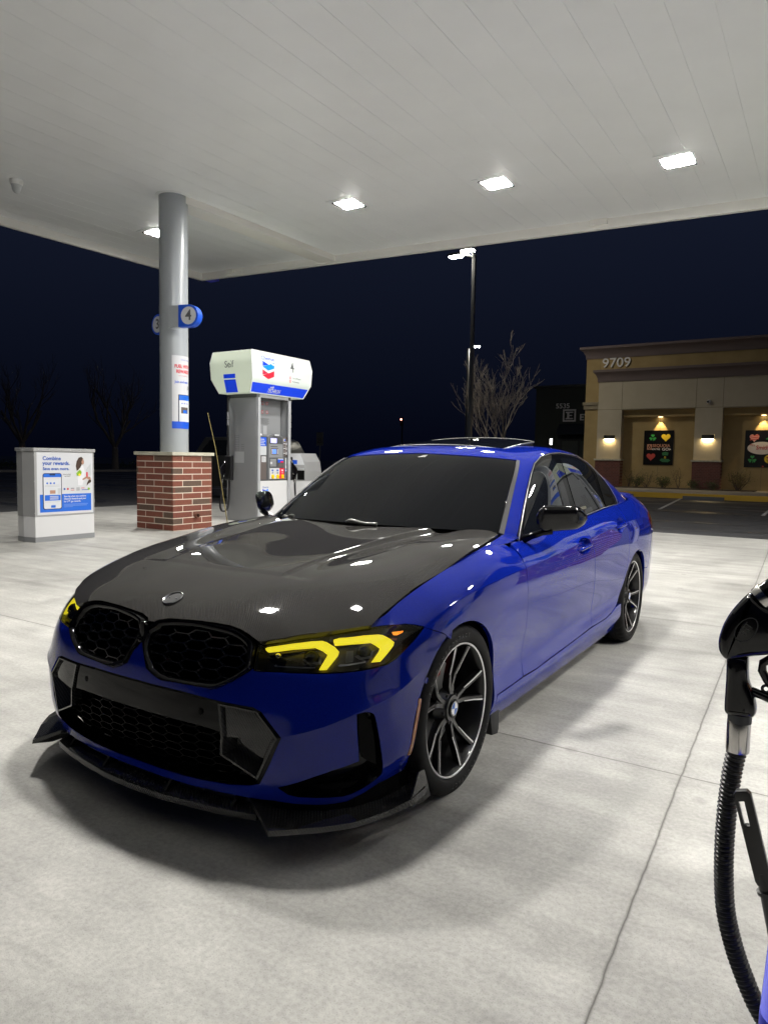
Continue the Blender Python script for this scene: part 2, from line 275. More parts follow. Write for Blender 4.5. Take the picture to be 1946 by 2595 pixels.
class MB:
    """collects shapes and links them as one mesh object"""
    def __init__(s): s.v = []; s.f = []; s.mi = []; s.ln = {}; s.cur = 0
    def add(s, vs, fs, T=None, nrm=None):
        b = len(s.v)
        s.v += [tuple(T @ Vector(p)) if T is not None else tuple(p) for p in vs]
        for k, f in enumerate(fs):
            if nrm is not None: s.ln[len(s.f)] = nrm[k]
            s.f.append(tuple(b + i for i in f)); s.mi.append(s.cur)
        return s
    def box(s, x0, x1, y0, y1, z0, z1, bev=0, T=None):
        bm = bmesh.new(); bmesh.ops.create_cube(bm, size=1)
        for v in bm.verts: v.co = Vector(((x0 + x1) / 2 + v.co.x * (x1 - x0), (y0 + y1) / 2 + v.co.y * (y1 - y0), (z0 + z1) / 2 + v.co.z * (z1 - z0)))
        if bev: bmesh.ops.bevel(bm, geom=bm.edges[:], offset=bev, segments=2, affect='EDGES', profile=.7)
        return s.bm(bm, T)
    def bm(s, bm, T=None):
        bm.verts.index_update(); s.add([v.co.copy() for v in bm.verts], [[v.index for v in f.verts] for f in bm.faces], T); bm.free(); return s
    def prism(s, pts, z0, z1, T=None, bev=0):
        """closed outline in local XY, thickness along local Z"""
        bm = bmesh.new(); vs = [bm.verts.new((x, y, z0)) for x, y in pts]; f = bm.faces.new(vs)
        bmesh.ops.recalc_face_normals(bm, faces=[f])
        r = bmesh.ops.extrude_face_region(bm, geom=[f])
        for g in r['geom']:
            if isinstance(g, bmesh.types.BMVert): g.co.z = z1
        bmesh.ops.recalc_face_normals(bm, faces=bm.faces[:])
        if bev: bmesh.ops.bevel(bm, geom=[e for e in bm.edges if abs(e.verts[0].co.z - e.verts[1].co.z) < 1e-6], offset=bev, segments=2, affect='EDGES', profile=.7)
        return s.bm(bm, T)
    def tube(s, pts, r, n=10, cap=True, closed=False):
        pts = [Vector(p) for p in pts]; k = len(pts); rs = r if hasattr(r, '__len__') else [r] * k
        tang = []
        for i in range(k):
            a = pts[i - 1] if (i or closed) else pts[0]; b = pts[(i + 1) % k] if (i < k - 1 or closed) else pts[-1]
            d = b - a; tang.append(d.normalized() if d.length > 1e-9 else Vector((0, 0, 1)))
        up = Vector((0, 0, 1)) if abs(tang[0].z) < .9 else Vector((1, 0, 0))
        nx = tang[0].cross(up).normalized(); vs = []; fs = []
        for i in range(k):
            nx = (nx - tang[i] * nx.dot(tang[i])).normalized(); ny = tang[i].cross(nx)
            for j in range(n):
                a = 2 * math.pi * j / n; vs.append(pts[i] + (nx * math.cos(a) + ny * math.sin(a)) * rs[i])
        for i in range(k if closed else k - 1):
            for j in range(n):
                a = i * n + j; b = i * n + (j + 1) % n; c = ((i + 1) % k) * n + (j + 1) % n; d = ((i + 1) % k) * n + j
                fs.append((a, b, c, d))
        if cap and not closed: fs += [tuple(range(n))[::-1], tuple((k - 1) * n + j for j in range(n))]
        return s.add(vs, fs)
    def lathe(s, prof, n=32, T=None, a0=0, a1=2 * math.pi):
        """profile (r, z) turned about local Z"""
        full = abs(a1 - a0 - 2 * math.pi) < 1e-6; m = n if full else n + 1; vs = []; fs = []
        for i in range(m):
            a = a0 + (a1 - a0) * i / n
            vs += [(r * math.cos(a), r * math.sin(a), z) for r, z in prof]
        k = len(prof)
        for i in range(n):
            for j in range(k - 1):
                a = i * k + j; b = ((i + 1) % m) * k + j
                fs.append((a, b, b + 1, a + 1))
        return s.add(vs, fs, T)
    def grid(s, P, flip=False, closed=False):
        """rows of points"""
        h = len(P); w = len(P[0]); vs = [p for r in P for p in r]; fs = []
        for i in range(h - 1):
            for j in range(w if closed else w - 1):
                q = (i * w + j, i * w + (j + 1) % w, (i + 1) * w + (j + 1) % w, (i + 1) * w + j)
                fs.append(q[::-1] if flip else q)
        return s.add(vs, fs)
    def sphere(s, c, r, seg=16, ring=10, T=None):
        sc = r if hasattr(r, '__len__') else (r, r, r); bm = bmesh.new(); bmesh.ops.create_uvsphere(bm, u_segments=seg, v_segments=ring, radius=1)
        for v in bm.verts: v.co = Vector((c[0] + v.co.x * sc[0], c[1] + v.co.y * sc[1], c[2] + v.co.z * sc[2]))
        return s.bm(bm, T)
    def text(s, body, size, T, ext=.001, align='CENTER', bold=0, sx=1, shear=0, space=1):
        c = bpy.data.curves.new('t', 'FONT'); c.body = body; c.size = size; c.extrude = ext; c.align_x = align; c.align_y = 'CENTER'
        c.offset = bold; c.shear = shear; c.space_character = space; c.resolution_u = 3
        o = bpy.data.objects.new('t', c); COL.objects.link(o)
        me = bpy.data.meshes.new_from_object(o.evaluated_get(bpy.context.evaluated_depsgraph_get()))
        s.add([(v.co.x * sx, v.co.y, v.co.z) for v in me.vertices], [tuple(p.vertices) for p in me.polygons], T)
        bpy.data.objects.remove(o); bpy.data.curves.remove(c); bpy.data.meshes.remove(me); return s
    def build(s, name, mats, parent=None, smooth=None, loc=None, T=None):
        me = bpy.data.meshes.new(name); me.from_pydata([tuple(p) for p in s.v], [], s.f); me.update()
        ml = mats if isinstance(mats, (list, tuple)) else [mats]
        for m in ml: me.materials.append(M[m] if isinstance(m, str) else m)
        if len(ml) > 1: me.polygons.foreach_set('material_index', s.mi)
        if s.ln:
            me.polygons.foreach_set('use_smooth', [True] * len(me.polygons)); L = []
            for p in me.polygons:
                n = s.ln.get(p.index)
                L += [tuple(q) for q in n] if n is not None else [tuple(p.normal)] * p.loop_total
            me.normals_split_custom_set(L)
        elif smooth is not None:
            me.polygons.foreach_set('use_smooth', [True] * len(me.polygons)); me.set_sharp_from_angle(angle=R(smooth))
        o = bpy.data.objects.new(name, me); put(o, parent)
        if loc: o.location = loc
        if T is not None: o.matrix_local = T
        return o
def mirror_mb(a, plane=0):
    b = MB(); b.v = [((-x, y, z)) for x, y, z in a.v]; b.f = [f[::-1] for f in a.f]; b.mi = list(a.mi)
    b.ln = {k: [(-n[0], n[1], n[2]) for n in v][::-1] for k, v in a.ln.items()}
    return b
def join_mb(a, b):
    c = MB(); n = len(a.v); m = len(a.f); c.v = a.v + b.v; c.f = a.f + [tuple(i + n for i in f) for f in b.f]; c.mi = a.mi + b.mi
    c.ln = dict(a.ln); c.ln.update({k + m: v for k, v in b.ln.items()}); return c

def F3(o, ex, ey):
    """matrix with origin o, local x along ex, local y along ey"""
    ex = Vector(ex).normalized(); ez = ex.cross(Vector(ey)).normalized(); ey = ez.cross(ex)
    return Matrix(((ex.x, ey.x, ez.x, o[0]), (ex.y, ey.y, ez.y, o[1]), (ex.z, ey.z, ez.z, o[2]), (0, 0, 0, 1)))

# ---------------------------------------------------------------- panels cut out of a smooth surface
def area2(p): p = np.asarray(p); x, y = p[:, 0], p[:, 1]; return float(np.sum(x * np.roll(y, -1) - np.roll(x, -1) * y))
def ccw(p): return np.asarray(p, float) if area2(p) > 0 else np.asarray(p, float)[::-1]
def smooth_poly(p, keep=50, n=2):
    p = [np.array(q, float) for q in p]
    for _ in range(n):
        o = []
        for i, q in enumerate(p):
            a = p[i - 1]; b = p[(i + 1) % len(p)]; d0 = q - a; d1 = b - q
            t = abs(math.degrees(math.atan2(d0[0] * d1[1] - d0[1] * d1[0], d0 @ d1)))
            if t > keep: o.append(q)
            else: o += [q - d0 * .22, q + d1 * .22]
        p = o
    return np.array(p)
def resample(p, h):
    o = []
    for a, b in zip(p, np.roll(p, -1, axis=0)):
        k = max(1, int(math.ceil(np.linalg.norm(b - a) / h)))
        o += [a + (b - a) * i / k for i in range(k)]
    return np.array(o)
def offset_poly(p, d):
    """move every edge of a counter-clockwise outline inwards by d"""
    n = len(p); o = []
    for i in range(n):
        a = p[i - 1]; q = p[i]; b = p[(i + 1) % n]
        e0 = q - a; e1 = b - q; l0 = np.linalg.norm(e0); l1 = np.linalg.norm(e1)
        if l0 < 1e-9 or l1 < 1e-9: o.append(q); continue
        n0 = np.array([-e0[1], e0[0]]) / l0; n1 = np.array([-e1[1], e1[0]]) / l1; m = n0 + n1; mm = m @ m
        o.append(q + m * d * 2 / max(mm, .6))
    return np.array(o)
def inside(pts, poly):
    x, y = pts[:, 0], pts[:, 1]; r = np.zeros(len(pts), bool)
    for a, b in zip(poly, np.roll(poly, -1, axis=0)):
        c = ((a[1] > y) != (b[1] > y))
        with np.errstate(divide='ignore', invalid='ignore'):
            r ^= c & (x < (b[0] - a[0]) * (y - a[1]) / (b[1] - a[1]) + a[0])
    return r
def tri_region(poly, holes, h, lines=()):
    loops = [resample(poly, h * .8)] + [resample(q, h * .8) for q in holes]
    lo = poly.min(0); hi = poly.max(0); gx = np.arange(lo[0], hi[0], h); gy = np.arange(lo[1], hi[1], h * .866)
    G = np.array([(x + (h / 2 if j % 2 else 0), y) for j, y in enumerate(gy) for x in gx]) if len(gx) and len(gy) else np.zeros((0, 2))
    bd = np.concatenate(loops)
    if len(G):
        k = inside(G, loops[0])
        for q in loops[1:]: k &= ~inside(G, q)
        G = G[k]
        if len(G): G = G[np.array([np.min((bd[:, 0] - g[0]) ** 2 + (bd[:, 1] - g[1]) ** 2) > (h * .55) ** 2 for g in G])]
    extra = []
    for ln in lines:
        q = []
        for a, b in zip(ln[:-1], ln[1:]):
            k = max(1, int(np.linalg.norm(np.array(b) - a) / (h * .7))); q += [np.array(a) + (np.array(b) - np.array(a)) * i / k for i in range(k)]
        q = np.array(q + [np.array(ln[-1], float)]); k = inside(q, loops[0])
        for hl in loops[1:]: k &= ~inside(q, hl)
        k &= np.array([np.min((bd[:, 0] - g[0]) ** 2 + (bd[:, 1] - g[1]) ** 2) > (h * .12) ** 2 for g in q])
        extra.append((q, k))
    if extra and len(G):
        ep = np.concatenate([q[k] for q, k in extra]) if any(k.any() for _, k in extra) else np.zeros((0, 2))
        if len(ep): G = G[np.array([np.min((ep[:, 0] - g[0]) ** 2 + (ep[:, 1] - g[1]) ** 2) > (h * .45) ** 2 for g in G])]
    V = np.concatenate([bd, G]); E = []; s = 0
    for q, k in extra:
        n0 = len(V); idx = {}
        for i in range(len(q)):
            if k[i]: idx[i] = n0 + len(idx)
        V = np.concatenate([V, q[k]]); E += [(idx[i], idx[i + 1]) for i in range(len(q) - 1) if i in idx and i + 1 in idx]
    for L in loops:
        n = len(L); E += [(s + i, s + (i + 1) % n) for i in range(n)]; s += n
    r = geometry.delaunay_2d_cdt([Vector(p) for p in V], E, [], 0, 1e-7)
    V2 = np.array([(p.x, p.y) for p in r[0]]); T = np.array([f for f in r[2] if len(f) == 3])
    c = V2[T].mean(1); k = inside(c, loops[0])
    for q in loops[1:]: k &= ~inside(c, q)
    T = T[k]
    a = V2[T[:, 1]] - V2[T[:, 0]]; b = V2[T[:, 2]] - V2[T[:, 0]]; sg = a[:, 0] * b[:, 1] - a[:, 1] * b[:, 0]
    T[sg < 0] = T[sg < 0][:, ::-1]
    return V2, T, loops
def panel(S, poly, holes=(), h=.03, inset=.0024, flange=.018, off=0., seam0=False, mb=None, floor=None, lines=()):
    """sheet on surface S inside the outline; its rim is folded inwards by flange. floor: depth of a bottom instead of the sheet"""
    poly = ccw(poly); holes = [ccw(q)[::-1] for q in holes]
    if inset: 
        q = offset_poly(poly, inset)
        if seam0: q[:, 0] = np.where(np.abs(poly[:, 0]) < 1e-6, 0, q[:, 0])
        poly = q; holes = [offset_poly(q, inset) for q in holes]
    V, T, loops = tri_region(poly, holes, h, lines)
    mb = mb or MB(); N = S.nrm(V[:, 0], V[:, 1]); P = S.at(V[:, 0], V[:, 1]) + N * (off - (floor or 0))
    mb.add(P, T.tolist(), nrm=[[N[i] for i in t] for t in T])
    if flange:
        for L in loops:
            n = len(L); N = S.nrm(L[:, 0], L[:, 1]); A = S.at(L[:, 0], L[:, 1]) + N * off; B_ = A - N * flange
            fs = [(i, n + i, n + (i + 1) % n, (i + 1) % n) for i in range(n) if not (seam0 and abs(L[i][0]) < 1e-5 and abs(L[(i + 1) % n][0]) < 1e-5)]
            if floor is not None: fs = [f[::-1] for f in fs]
            mb.add(np.concatenate([A, B_]), fs)
            # the rim is lit flat
    return mb
def recess(S, poly, depth, h=.03, shrink=.0, seam0=False, off=0.):
    """pocket: walls go in from the outline to a floor"""
    poly = ccw(poly); inner = offset_poly(poly, shrink) if shrink else poly
    mb = MB(); V, T, loops = tri_region(inner, [], h); N = S.nrm(V[:, 0], V[:, 1]); P = S.at(V[:, 0], V[:, 1]) + N * (off - depth)
    mb.add(P, T.tolist(), nrm=[[N[i] for i in t] for t in T])
    n = len(poly); A = S.at(poly[:, 0], poly[:, 1]) + S.nrm(poly[:, 0], poly[:, 1]) * off; B_ = S.at(inner[:, 0], inner[:, 1]) + S.nrm(inner[:, 0], inner[:, 1]) * (off - depth)
    mb.add(np.concatenate([A, B_]), [(i, (i + 1) % n, n + (i + 1) % n, n + i) for i in range(n) if not (seam0 and abs(poly[i][0]) < 1e-5 and abs(poly[(i + 1) % n][0]) < 1e-5)])
    return mb
def ring(S, outer, inner, prof, n=140):
    """frame between two outlines; prof: (t from outer to inner, height)"""
    def rs(p):
        p = ccw(p); L = np.linalg.norm(np.roll(p, -1, axis=0) - p, axis=1); c = np.concatenate([[0], np.cumsum(L)]); q = np.concatenate([p, p[:1]])
        t = np.linspace(0, c[-1], n, endpoint=False); return np.stack([np.interp(t, c, q[:, 0]), np.interp(t, c, q[:, 1])], 1)
    o = rs(outer); i_ = rs(inner); k = np.argmin(((i_ - o[0]) ** 2).sum(1)); i_ = np.roll(i_, -k, axis=0)
    # pair by direction from the centre so that the ring does not shear
    rows = []
    for t, hgt in prof:
        q = o + (i_ - o) * t; rows.append(S.at(q[:, 0], q[:, 1]) + S.nrm(q[:, 0], q[:, 1]) * hgt)
    return MB().grid([[tuple(p) for p in r] for r in rows], closed=True, flip=True)
def bars(S, segs, w, d, off, mb=None):
    """thin bars along (u, v) segments: width w, depth d below off"""
    mb = mb or MB()
    for a, b in segs:
        a = np.array(a); b = np.array(b); t = b - a; L = np.linalg.norm(t)
        if L < 1e-4: continue
        p = np.array([-t[1], t[0]]) / L * w / 2; q = np.array([a + p, b + p, b - p, a - p])
        N = S.nrm(q[:, 0], q[:, 1]); A = S.at(q[:, 0], q[:, 1]) + N * off; B_ = A - N * d
        mb.add(np.concatenate([A, B_]), [(3, 2, 1, 0), (0, 1, 5, 4), (1, 2, 6, 5), (2, 3, 7, 6), (3, 0, 4, 7)])
    return mb
def hexes(poly, cw, ch, o=(0, 0), slant=.28):
    """edges of flat-topped cells clipped to the outline"""
    lo = poly.min(0); hi = poly.max(0); segs = []; seen = set()
    i0 = int((lo[0] - o[0]) / cw) - 2; i1 = int((hi[0] - o[0]) / cw) + 2; j0 = int((lo[1] - o[1]) / ch) - 2; j1 = int((hi[1] - o[1]) / ch) + 2
    for i in range(i0, i1):
        for j in range(j0, j1):
            cx = o[0] + i * cw; cy = o[1] + (j + (.5 if i % 2 else 0)) * ch; a = cw * (.5 - slant / 2 + .17); s_ = cw * slant
            c = [(cx - cw / 2 + s_ / 2 - cw * .0, cy + ch / 2), (cx + cw / 2 - s_ / 2, cy + ch / 2), (cx + cw / 2 + s_ / 2, cy), (cx + cw / 2 - s_ / 2, cy - ch / 2)]
            for a_, b_ in zip(c[:-1], c[1:]): segs.append((np.array(a_), np.array(b_)))
    out = []
    for a_, b_ in segs:
        t = np.linspace(0, 1, 13); p = a_ + (b_ - a_) * t[:, None]; k = inside(p, poly)
        if k.all(): out.append((a_, b_))
        elif k.any():
            w = np.where(k)[0]; out.append((p[w[0]], p[w[-1]]))
    return out
# ---------------------------------------------------------------- materials used by the scene
def make_materials():
    m = mat('blue_paint', (.008, .016, .30), .4, 0, 1, .012, spec=0); m.node_tree.nodes['Principled BSDF'].inputs['Coat IOR'].default_value = 1.38; nb = NB(m); v = nb.coord()
    fl = nb.noise(v, 900, 1, .5); nb.col(nb.ramp(fl, (.35, (.0018, .0078, .150)), (.65, (.0042, .0165, .26))))
    g = nb.noise(v, 3.0, 3); nb.link(nb.ramp(g, (.3, .008), (.7, .02)), nb.b.inputs['Coat Roughness'])
    def carbon(name, period, lo, hi, rough):
        m = mat(name, (.02, .02, .02), rough, .0, 1, .04); nb = NB(m); v = nb.coord((1, 1, 1), rot=(0, 0, R(12)))
        sp = nb.new('ShaderNodeSeparateXYZ'); nb.link(v, sp.inputs[0]); k = 1 / period
        a = nb.math('MULTIPLY', sp.outputs[0], k); b = nb.math('MULTIPLY', nb.math('ADD', sp.outputs[1], sp.outputs[2]), k)
        fa = nb.math('FLOOR', a); fb = nb.math('FLOOR', b)
        tw = nb.math('FRACT', nb.math('MULTIPLY', nb.math('ADD', fa, fb), .25))
        tow = nb.math('LESS_THAN', tw, .49)
        gr = nb.noise(v, 700, 2, .6); t = nb.math('MULTIPLY', nb.math('ADD', nb.math('MULTIPLY', tow, .25), nb.math('MULTIPLY', gr, 1.0)), .8)
        nb.col(nb.ramp(t, (.15, lo), (.95, hi)))
        nb.rough(nb.ramp(tow, (0, rough), (1, rough * .75)))
        nb.b.inputs['Specular IOR Level'].default_value = 0
        big = nb.noise(nb.coord(), 5, 4, .6); nb.link(nb.ramp(big, (.45, .02), (.8, .06)), nb.b.inputs['Coat Roughness'])
        return m
    carbon('carbon_hood', .0024, (.004, .0039, .0037), (.062, .059, .056), .40)
    carbon('carbon_lip', .0034, (.003, .003, .003), (.050, .050, .050), .34)
    mat('gloss_black', (.003, .003, .0035), .3, 0, .8, .015, spec=.0); M['gloss_black'].node_tree.nodes['Principled BSDF'].inputs['Coat IOR'].default_value = 1.36
    mat('grille_black', (.0016, .0016, .0018), .4, spec=.06)
    mat('matt_black', (.012, .012, .012), .75)
    mat('void_black', (.002, .002, .002), .9, spec=.1)
    mat('tinted_glass', (.006, .007, .009), .0, 0, 0, spec=.55, ior=1.52)
    mat('windshield_glass', (.003, .0034, .0042), .03, 0, 0, spec=.13, ior=1.5)
    m = mat('lamp_dark', (.03, .03, .028), .25); mat('lamp_grey', (.16, .16, .15), .3, .3)
    mat('chrome', (.75, .75, .76), .08, 1); mat('satin_metal', (.55, .55, .56), .28, 1); mat('rim_silver', (.72, .72, .73), .30, .85)
    mat('steel', (.62, .60, .58), .18, 1)
    m = mat('drl_yellow', (.9, .75, .02), .3, emit=(1, .85, .03), strength=.95)
    mat('amber_lamp', (.9, .3, .02), .3, emit=(1, .30, .02), strength=1.2); mat('amber_reflector', (.30, .075, .008), .25, 0, .6)
    mat('tail_red', (.07, .002, .004), .15, 0, 1, emit=(1, .02, .03), strength=.015)
    # clear lens: see-through with a fresnel sheen
    m = bpy.data.materials.new('clear_lens'); m.use_nodes = True; n = m.node_tree.nodes; l = m.node_tree.links; n.clear()
    out = n.new('ShaderNodeOutputMaterial'); mx = n.new('ShaderNodeMixShader'); tr = n.new('ShaderNodeBsdfTransparent'); gl = n.new('ShaderNodeBsdfGlossy'); fr = n.new('ShaderNodeFresnel')
    fr.inputs['IOR'].default_value = 1.45; gl.inputs['Roughness'].default_value = .02; tr.inputs['Color'].default_value = (.86, .86, .84, 1)
    l.new(fr.outputs[0], mx.inputs[0]); l.new(tr.outputs[0], mx.inputs[1]); l.new(gl.outputs[0], mx.inputs[2]); l.new(mx.outputs[0], out.inputs[0]); M['clear_lens'] = m
    mat('mesh_black', (.012, .012, .013), .22, 0, .6, .05, spec=.4); mat('trim_grey', (.05, .05, .052), .35); m = mat('tyre', (.0065, .0065, .0068), .6, spec=.14); nb = NB(m); v = nb.coord(); nb.bump(nb.noise(v, 220, 3), .25, .002)
    mat('tyre_letter', (.05, .05, .05), .5); mat('rim_black', (.006, .006, .0065), .3, 0, .6, .08, spec=.2); mat('brake_red', (.35, .012, .01), .35); mat('disc', (.25, .25, .25), .35, .9)
    mat('roundel_blue', (.03, .12, .45), .3); mat('white_paint', (.78, .78, .78), .35)
    # concrete
    m = mat('concrete', (.4, .4, .38), .62); nb = NB(m); v = nb.coord()
    big = nb.noise(v, .55, 6, .62, .4); mid = nb.noise(v, 3.2, 6, .65, .3); fine = nb.noise(v, 60, 4, .6); spk = nb.noise(v, 240, 2, .5)
    st = nb.noise(nb.coord((.35, 2.2, 1), rot=(0, 0, R(-8))), 2.2, 5, .65)
    c = nb.ramp(big, (.28, (.30, .294, .275)), (.5, (.405, .397, .372)), (.72, (.48, .47, .44)))
    c = nb.mix(c, nb.ramp(mid, (.32, .62), (.68, 1.12)), .6, 'MULTIPLY')
    c = nb.mix(c, nb.ramp(st, (.32, .60), (.60, 1.06)), .6, 'MULTIPLY')
    c = nb.mix(c, nb.ramp(fine, (.32, .70), (.64, 1.12)), .55, 'MULTIPLY')
    c = nb.mix(c, nb.ramp(spk, (.30, .55), (.42, 1.0)), .5, 'MULTIPLY')
    oil = nb.noise(nb.coord(loc=(3.1, 7.2, 0)), 1.1, 5, .55); c = nb.mix(c, nb.ramp(oil, (.60, 1.0), (.74, .62)), .8, 'MULTIPLY')
    spot = nb.new('ShaderNodeTexVoronoi'); spot.inputs['Scale'].default_value = 1.7; nb.link(v, spot.inputs['Vector'])
    c = nb.mix(c, nb.ramp(spot.outputs['Distance'], (.03, .55), (.07, 1.0)), .55, 'MULTIPLY')
    # saw-cut joints
    sp = nb.new('ShaderNodeSeparateXYZ'); wob = nb.noise(v, 9, 3); nb.link(v, sp.inputs[0])
    wx = nb.math('ADD', sp.outputs[0], nb.math('MULTIPLY', nb.math('SUBTRACT', wob, .5), .012)); wy = nb.math('ADD', sp.outputs[1], nb.math('MULTIPLY', nb.math('SUBTRACT', wob, .5), .012))
    def joint(w, k0, per):
        q = nb.math('ABSOLUTE', nb.math('SUBTRACT', nb.math('FRACT', nb.math('ADD', nb.math('DIVIDE', nb.math('SUBTRACT', w, k0), per), .5)), .5)); return nb.math('MULTIPLY', q, per)
    skew = nb.math('ADD', wx, nb.math('MULTIPLY', sp.outputs[1], .030))
    dj = nb.math('MINIMUM', joint(skew, 1.62, 9.6), joint(wy, .66, 3.1))
    line = nb.ramp(dj, (.0022, 1.0), (.0046, 0.0)); halo = nb.ramp(dj, (.0, .86), (.05, 1.0))
    c = nb.mix(c, halo, .8, 'MULTIPLY'); c = nb.mix(c, (.085, .080, .072), line)
    nb.col(c); nb.rough(nb.ramp(mid, (.3, .5), (.7, .72)))
    hgt = nb.math('SUBTRACT', nb.math('ADD', nb.math('MULTIPLY', fine, .35), nb.math('MULTIPLY', spk, .3)), nb.math('MULTIPLY', line, 2.0)); nb.bump(hgt, .35, .004)
    m = mat('asphalt', (.045, .045, .047), .8); nb = NB(m); v = nb.coord()
    c = nb.ramp(nb.noise(v, .3, 5, .6), (.3, (.030, .030, .032)), (.7, (.055, .055, .058))); c = nb.mix(c, nb.ramp(nb.noise(v, 90, 3), (.3, .6), (.7, 1.25)), .7, 'MULTIPLY')
    pud = nb.noise(nb.coord((.5, 1.6, 1)), .5, 3); nb.rough(nb.ramp(pud, (.52, .75), (.62, .35))); nb.col(c); nb.bump(nb.noise(v, 120, 3), .4, .006)
    m = mat('sidewalk', (.33, .31, .29), .7); nb = NB(m); v = nb.coord(); nb.col(nb.ramp(nb.noise(v, 1.2, 6, .65), (.3, (.26, .24, .22)), (.7, (.38, .355, .33)))); nb.bump(nb.noise(v, 80, 3), .3, .004)
    m = mat('soil', (.04, .03, .022), .95); nb = NB(m); v = nb.coord(); nb.col(nb.ramp(nb.noise(v, 14, 5), (.3, (.022, .017, .013)), (.7, (.06, .045, .032))))
    mat('yellow_tactile', (.62, .38, .03), .7); mat('line_white', (.5, .5, .48), .7)
    # canopy
    m = mat('canopy_white', (.74, .735, .71), .38, spec=.45); nb = NB(m); v = nb.coord()
    nb.col(nb.ramp(nb.noise(v, .8, 5, .6), (.3, (.825, .84, .85)), (.7, (.875, .89, .90)))); nb.rough(nb.ramp(nb.noise(v, 2.5, 3), (.3, .30), (.7, .42)))
    mat('canopy_beam', (.80, .785, .75), .5); mat('canopy_dark', (.03, .03, .03), .6); mat('fascia_blue', (.05, .06, .6), .4)
    mat('lamp_lens', (1, 1, 1), .4, emit=(1, .975, .92), strength=590)
    mat('street_lens', (1, 1, 1), .4, emit=(1, .95, .80), strength=420)
    m = mat('column_grey', (.34, .365, .39), .32, coat=.25, coat_rough=.2)
    # pump
    mat('pump_grey', (.26, .268, .278), .38, .1); mat('pump_light', (.42, .43, .45), .35, .15); mat('pump_dark', (.075, .078, .082), .45); mat('pump_bezel', (.15, .155, .165), .42)
    mat('pump_brown', (.115, .095, .09), .5); mat('pump_white', (.62, .62, .63), .4)
    mat('topper_glow', (.42, .45, .36), .35, coat=.4, emit=(.80, .90, .70), strength=.42); mat('topper_front', (.42, .45, .42), .35, coat=.4, emit=(.80, .90, .84), strength=.42)
    mat('topper_blue', (.01, .05, .62), .35, emit=(.01, .06, .85), strength=.35); mat('sign_blue', (.012, .09, .62), .4); mat('chev_blue', (.01, .20, .85), .35, emit=(.0, .18, .85), strength=.25); mat('chev_deep', (.01, .05, .55), .35, emit=(.0, .04, .6), strength=.2)
    mat('chev_red', (.78, .02, .04), .35, emit=(.8, .02, .04), strength=.2); mat('chev_maroon', (.42, .015, .05), .35, emit=(.4, .01, .05), strength=.2)
    mat('ink_grey', (.10, .10, .11), .5); mat('ink_blue', (.012, .085, .42), .5); mat('ink_red', (.62, .03, .05), .5); mat('paper', (.60, .61, .64), .35, coat=.3); mat('paper_grey', (.50, .52, .54), .5)
    mat('screen_blue', (.1, .2, .8), .3, emit=(.12, .27, .95), strength=.8); mat('screen_lilac', (.4, .4, .8), .3, emit=(.42, .42, .95), strength=.85)
    mat('button_yellow', (.85, .60, .0), .4); mat('grade_red', (.72, .01, .05), .4)
    mat('rubber', (.010, .010, .011), .32, spec=.6); mat('nozzle_black', (.004, .0035, .0045), .25, 0, 1, .03, spec=.1); mat('etched', (.06, .06, .062), .4)
    mat('skin', (.40, .22, .15), .6); mat('hair', (.05, .025, .015), .7); mat('leaf_green', (.22, .42, .02), .6); mat('shirt_white', (.70, .70, .74), .6)
    mat('phone_black', (.012, .02, .05), .3); mat('app_blue', (.015, .13, .62), .4); mat('soft_blue', (.10, .22, .66), .45); mat('pale', (.62, .64, .68), .5)
    mat('bucket_blue', (.02, .03, .50), .4); mat('galv', (.34, .342, .345), .42, .1)
    # brick
    for k, c in enumerate([(.185, .056, .034), (.165, .047, .030), (.15, .055, .036), (.105, .066, .046), (.205, .070, .044)]):
        m = mat('brick_%d' % k, c, .75); nb = NB(m); v = nb.coord(); d = Vector(c)
        nb.col(nb.ramp(nb.noise(v, 30, 5, .65), (.25, tuple(d * .72)), (.75, tuple(d * 1.22)))); nb.bump(nb.noise(v, 90, 3), .35, .003)
    m = mat('mortar', (.70, .62, .52), .9); nb = NB(m); nb.bump(nb.noise(nb.coord(), 120, 3), .4, .003)
    m = mat('cap_stone', (.50, .48, .39), .8); nb = NB(m); v = nb.coord(); nb.col(nb.ramp(nb.noise(v, 9, 5, .65), (.3, (.40, .38, .30)), (.7, (.56, .535, .44)))); nb.bump(nb.noise(v, 70, 3), .3, .003)
    mat('rust_pipe', (.16, .07, .045), .6)
    # building
    m = mat('stucco_gold', (.40, .29, .13), .9); nb = NB(m); v = nb.coord(); nb.col(nb.ramp(nb.noise(v, 1.5, 5), (.3, (.35, .25, .11)), (.7, (.43, .315, .145)))); nb.bump(nb.noise(v, 60, 3), .3, .01)
    m = mat('stucco_cream', (.50, .44, .33), .9); nb = NB(m); v = nb.coord(); nb.col(nb.ramp(nb.noise(v, 1.2, 5), (.3, (.47, .41, .305)), (.7, (.53, .47, .36)))); nb.bump(nb.noise(v, 60, 3), .3, .01)
    mat('cornice', (.17, .13, .125), .8); mat('cornice_tan', (.28, .235, .16), .85); mat('number_grey', (.78, .75, .73), .5); mat('seam', (.16, .13, .09), .9)
    m = mat('wall_brick', (.16, .06, .05), .85); nb = NB(m); br = nb.new('ShaderNodeTexBrick'); nb.link(nb.coord((1, 1, 1), rot=(R(90), 0, 0)), br.inputs['Vector'])
    br.inputs['Scale'].default_value = 3.2; br.inputs['Color1'].default_value = (.17, .06, .045, 1); br.inputs['Color2'].default_value = (.12, .045, .038, 1); br.inputs['Mortar'].default_value = (.20, .13, .11, 1); br.inputs['Mortar Size'].default_value = .012; nb.col(br.outputs['Color'])
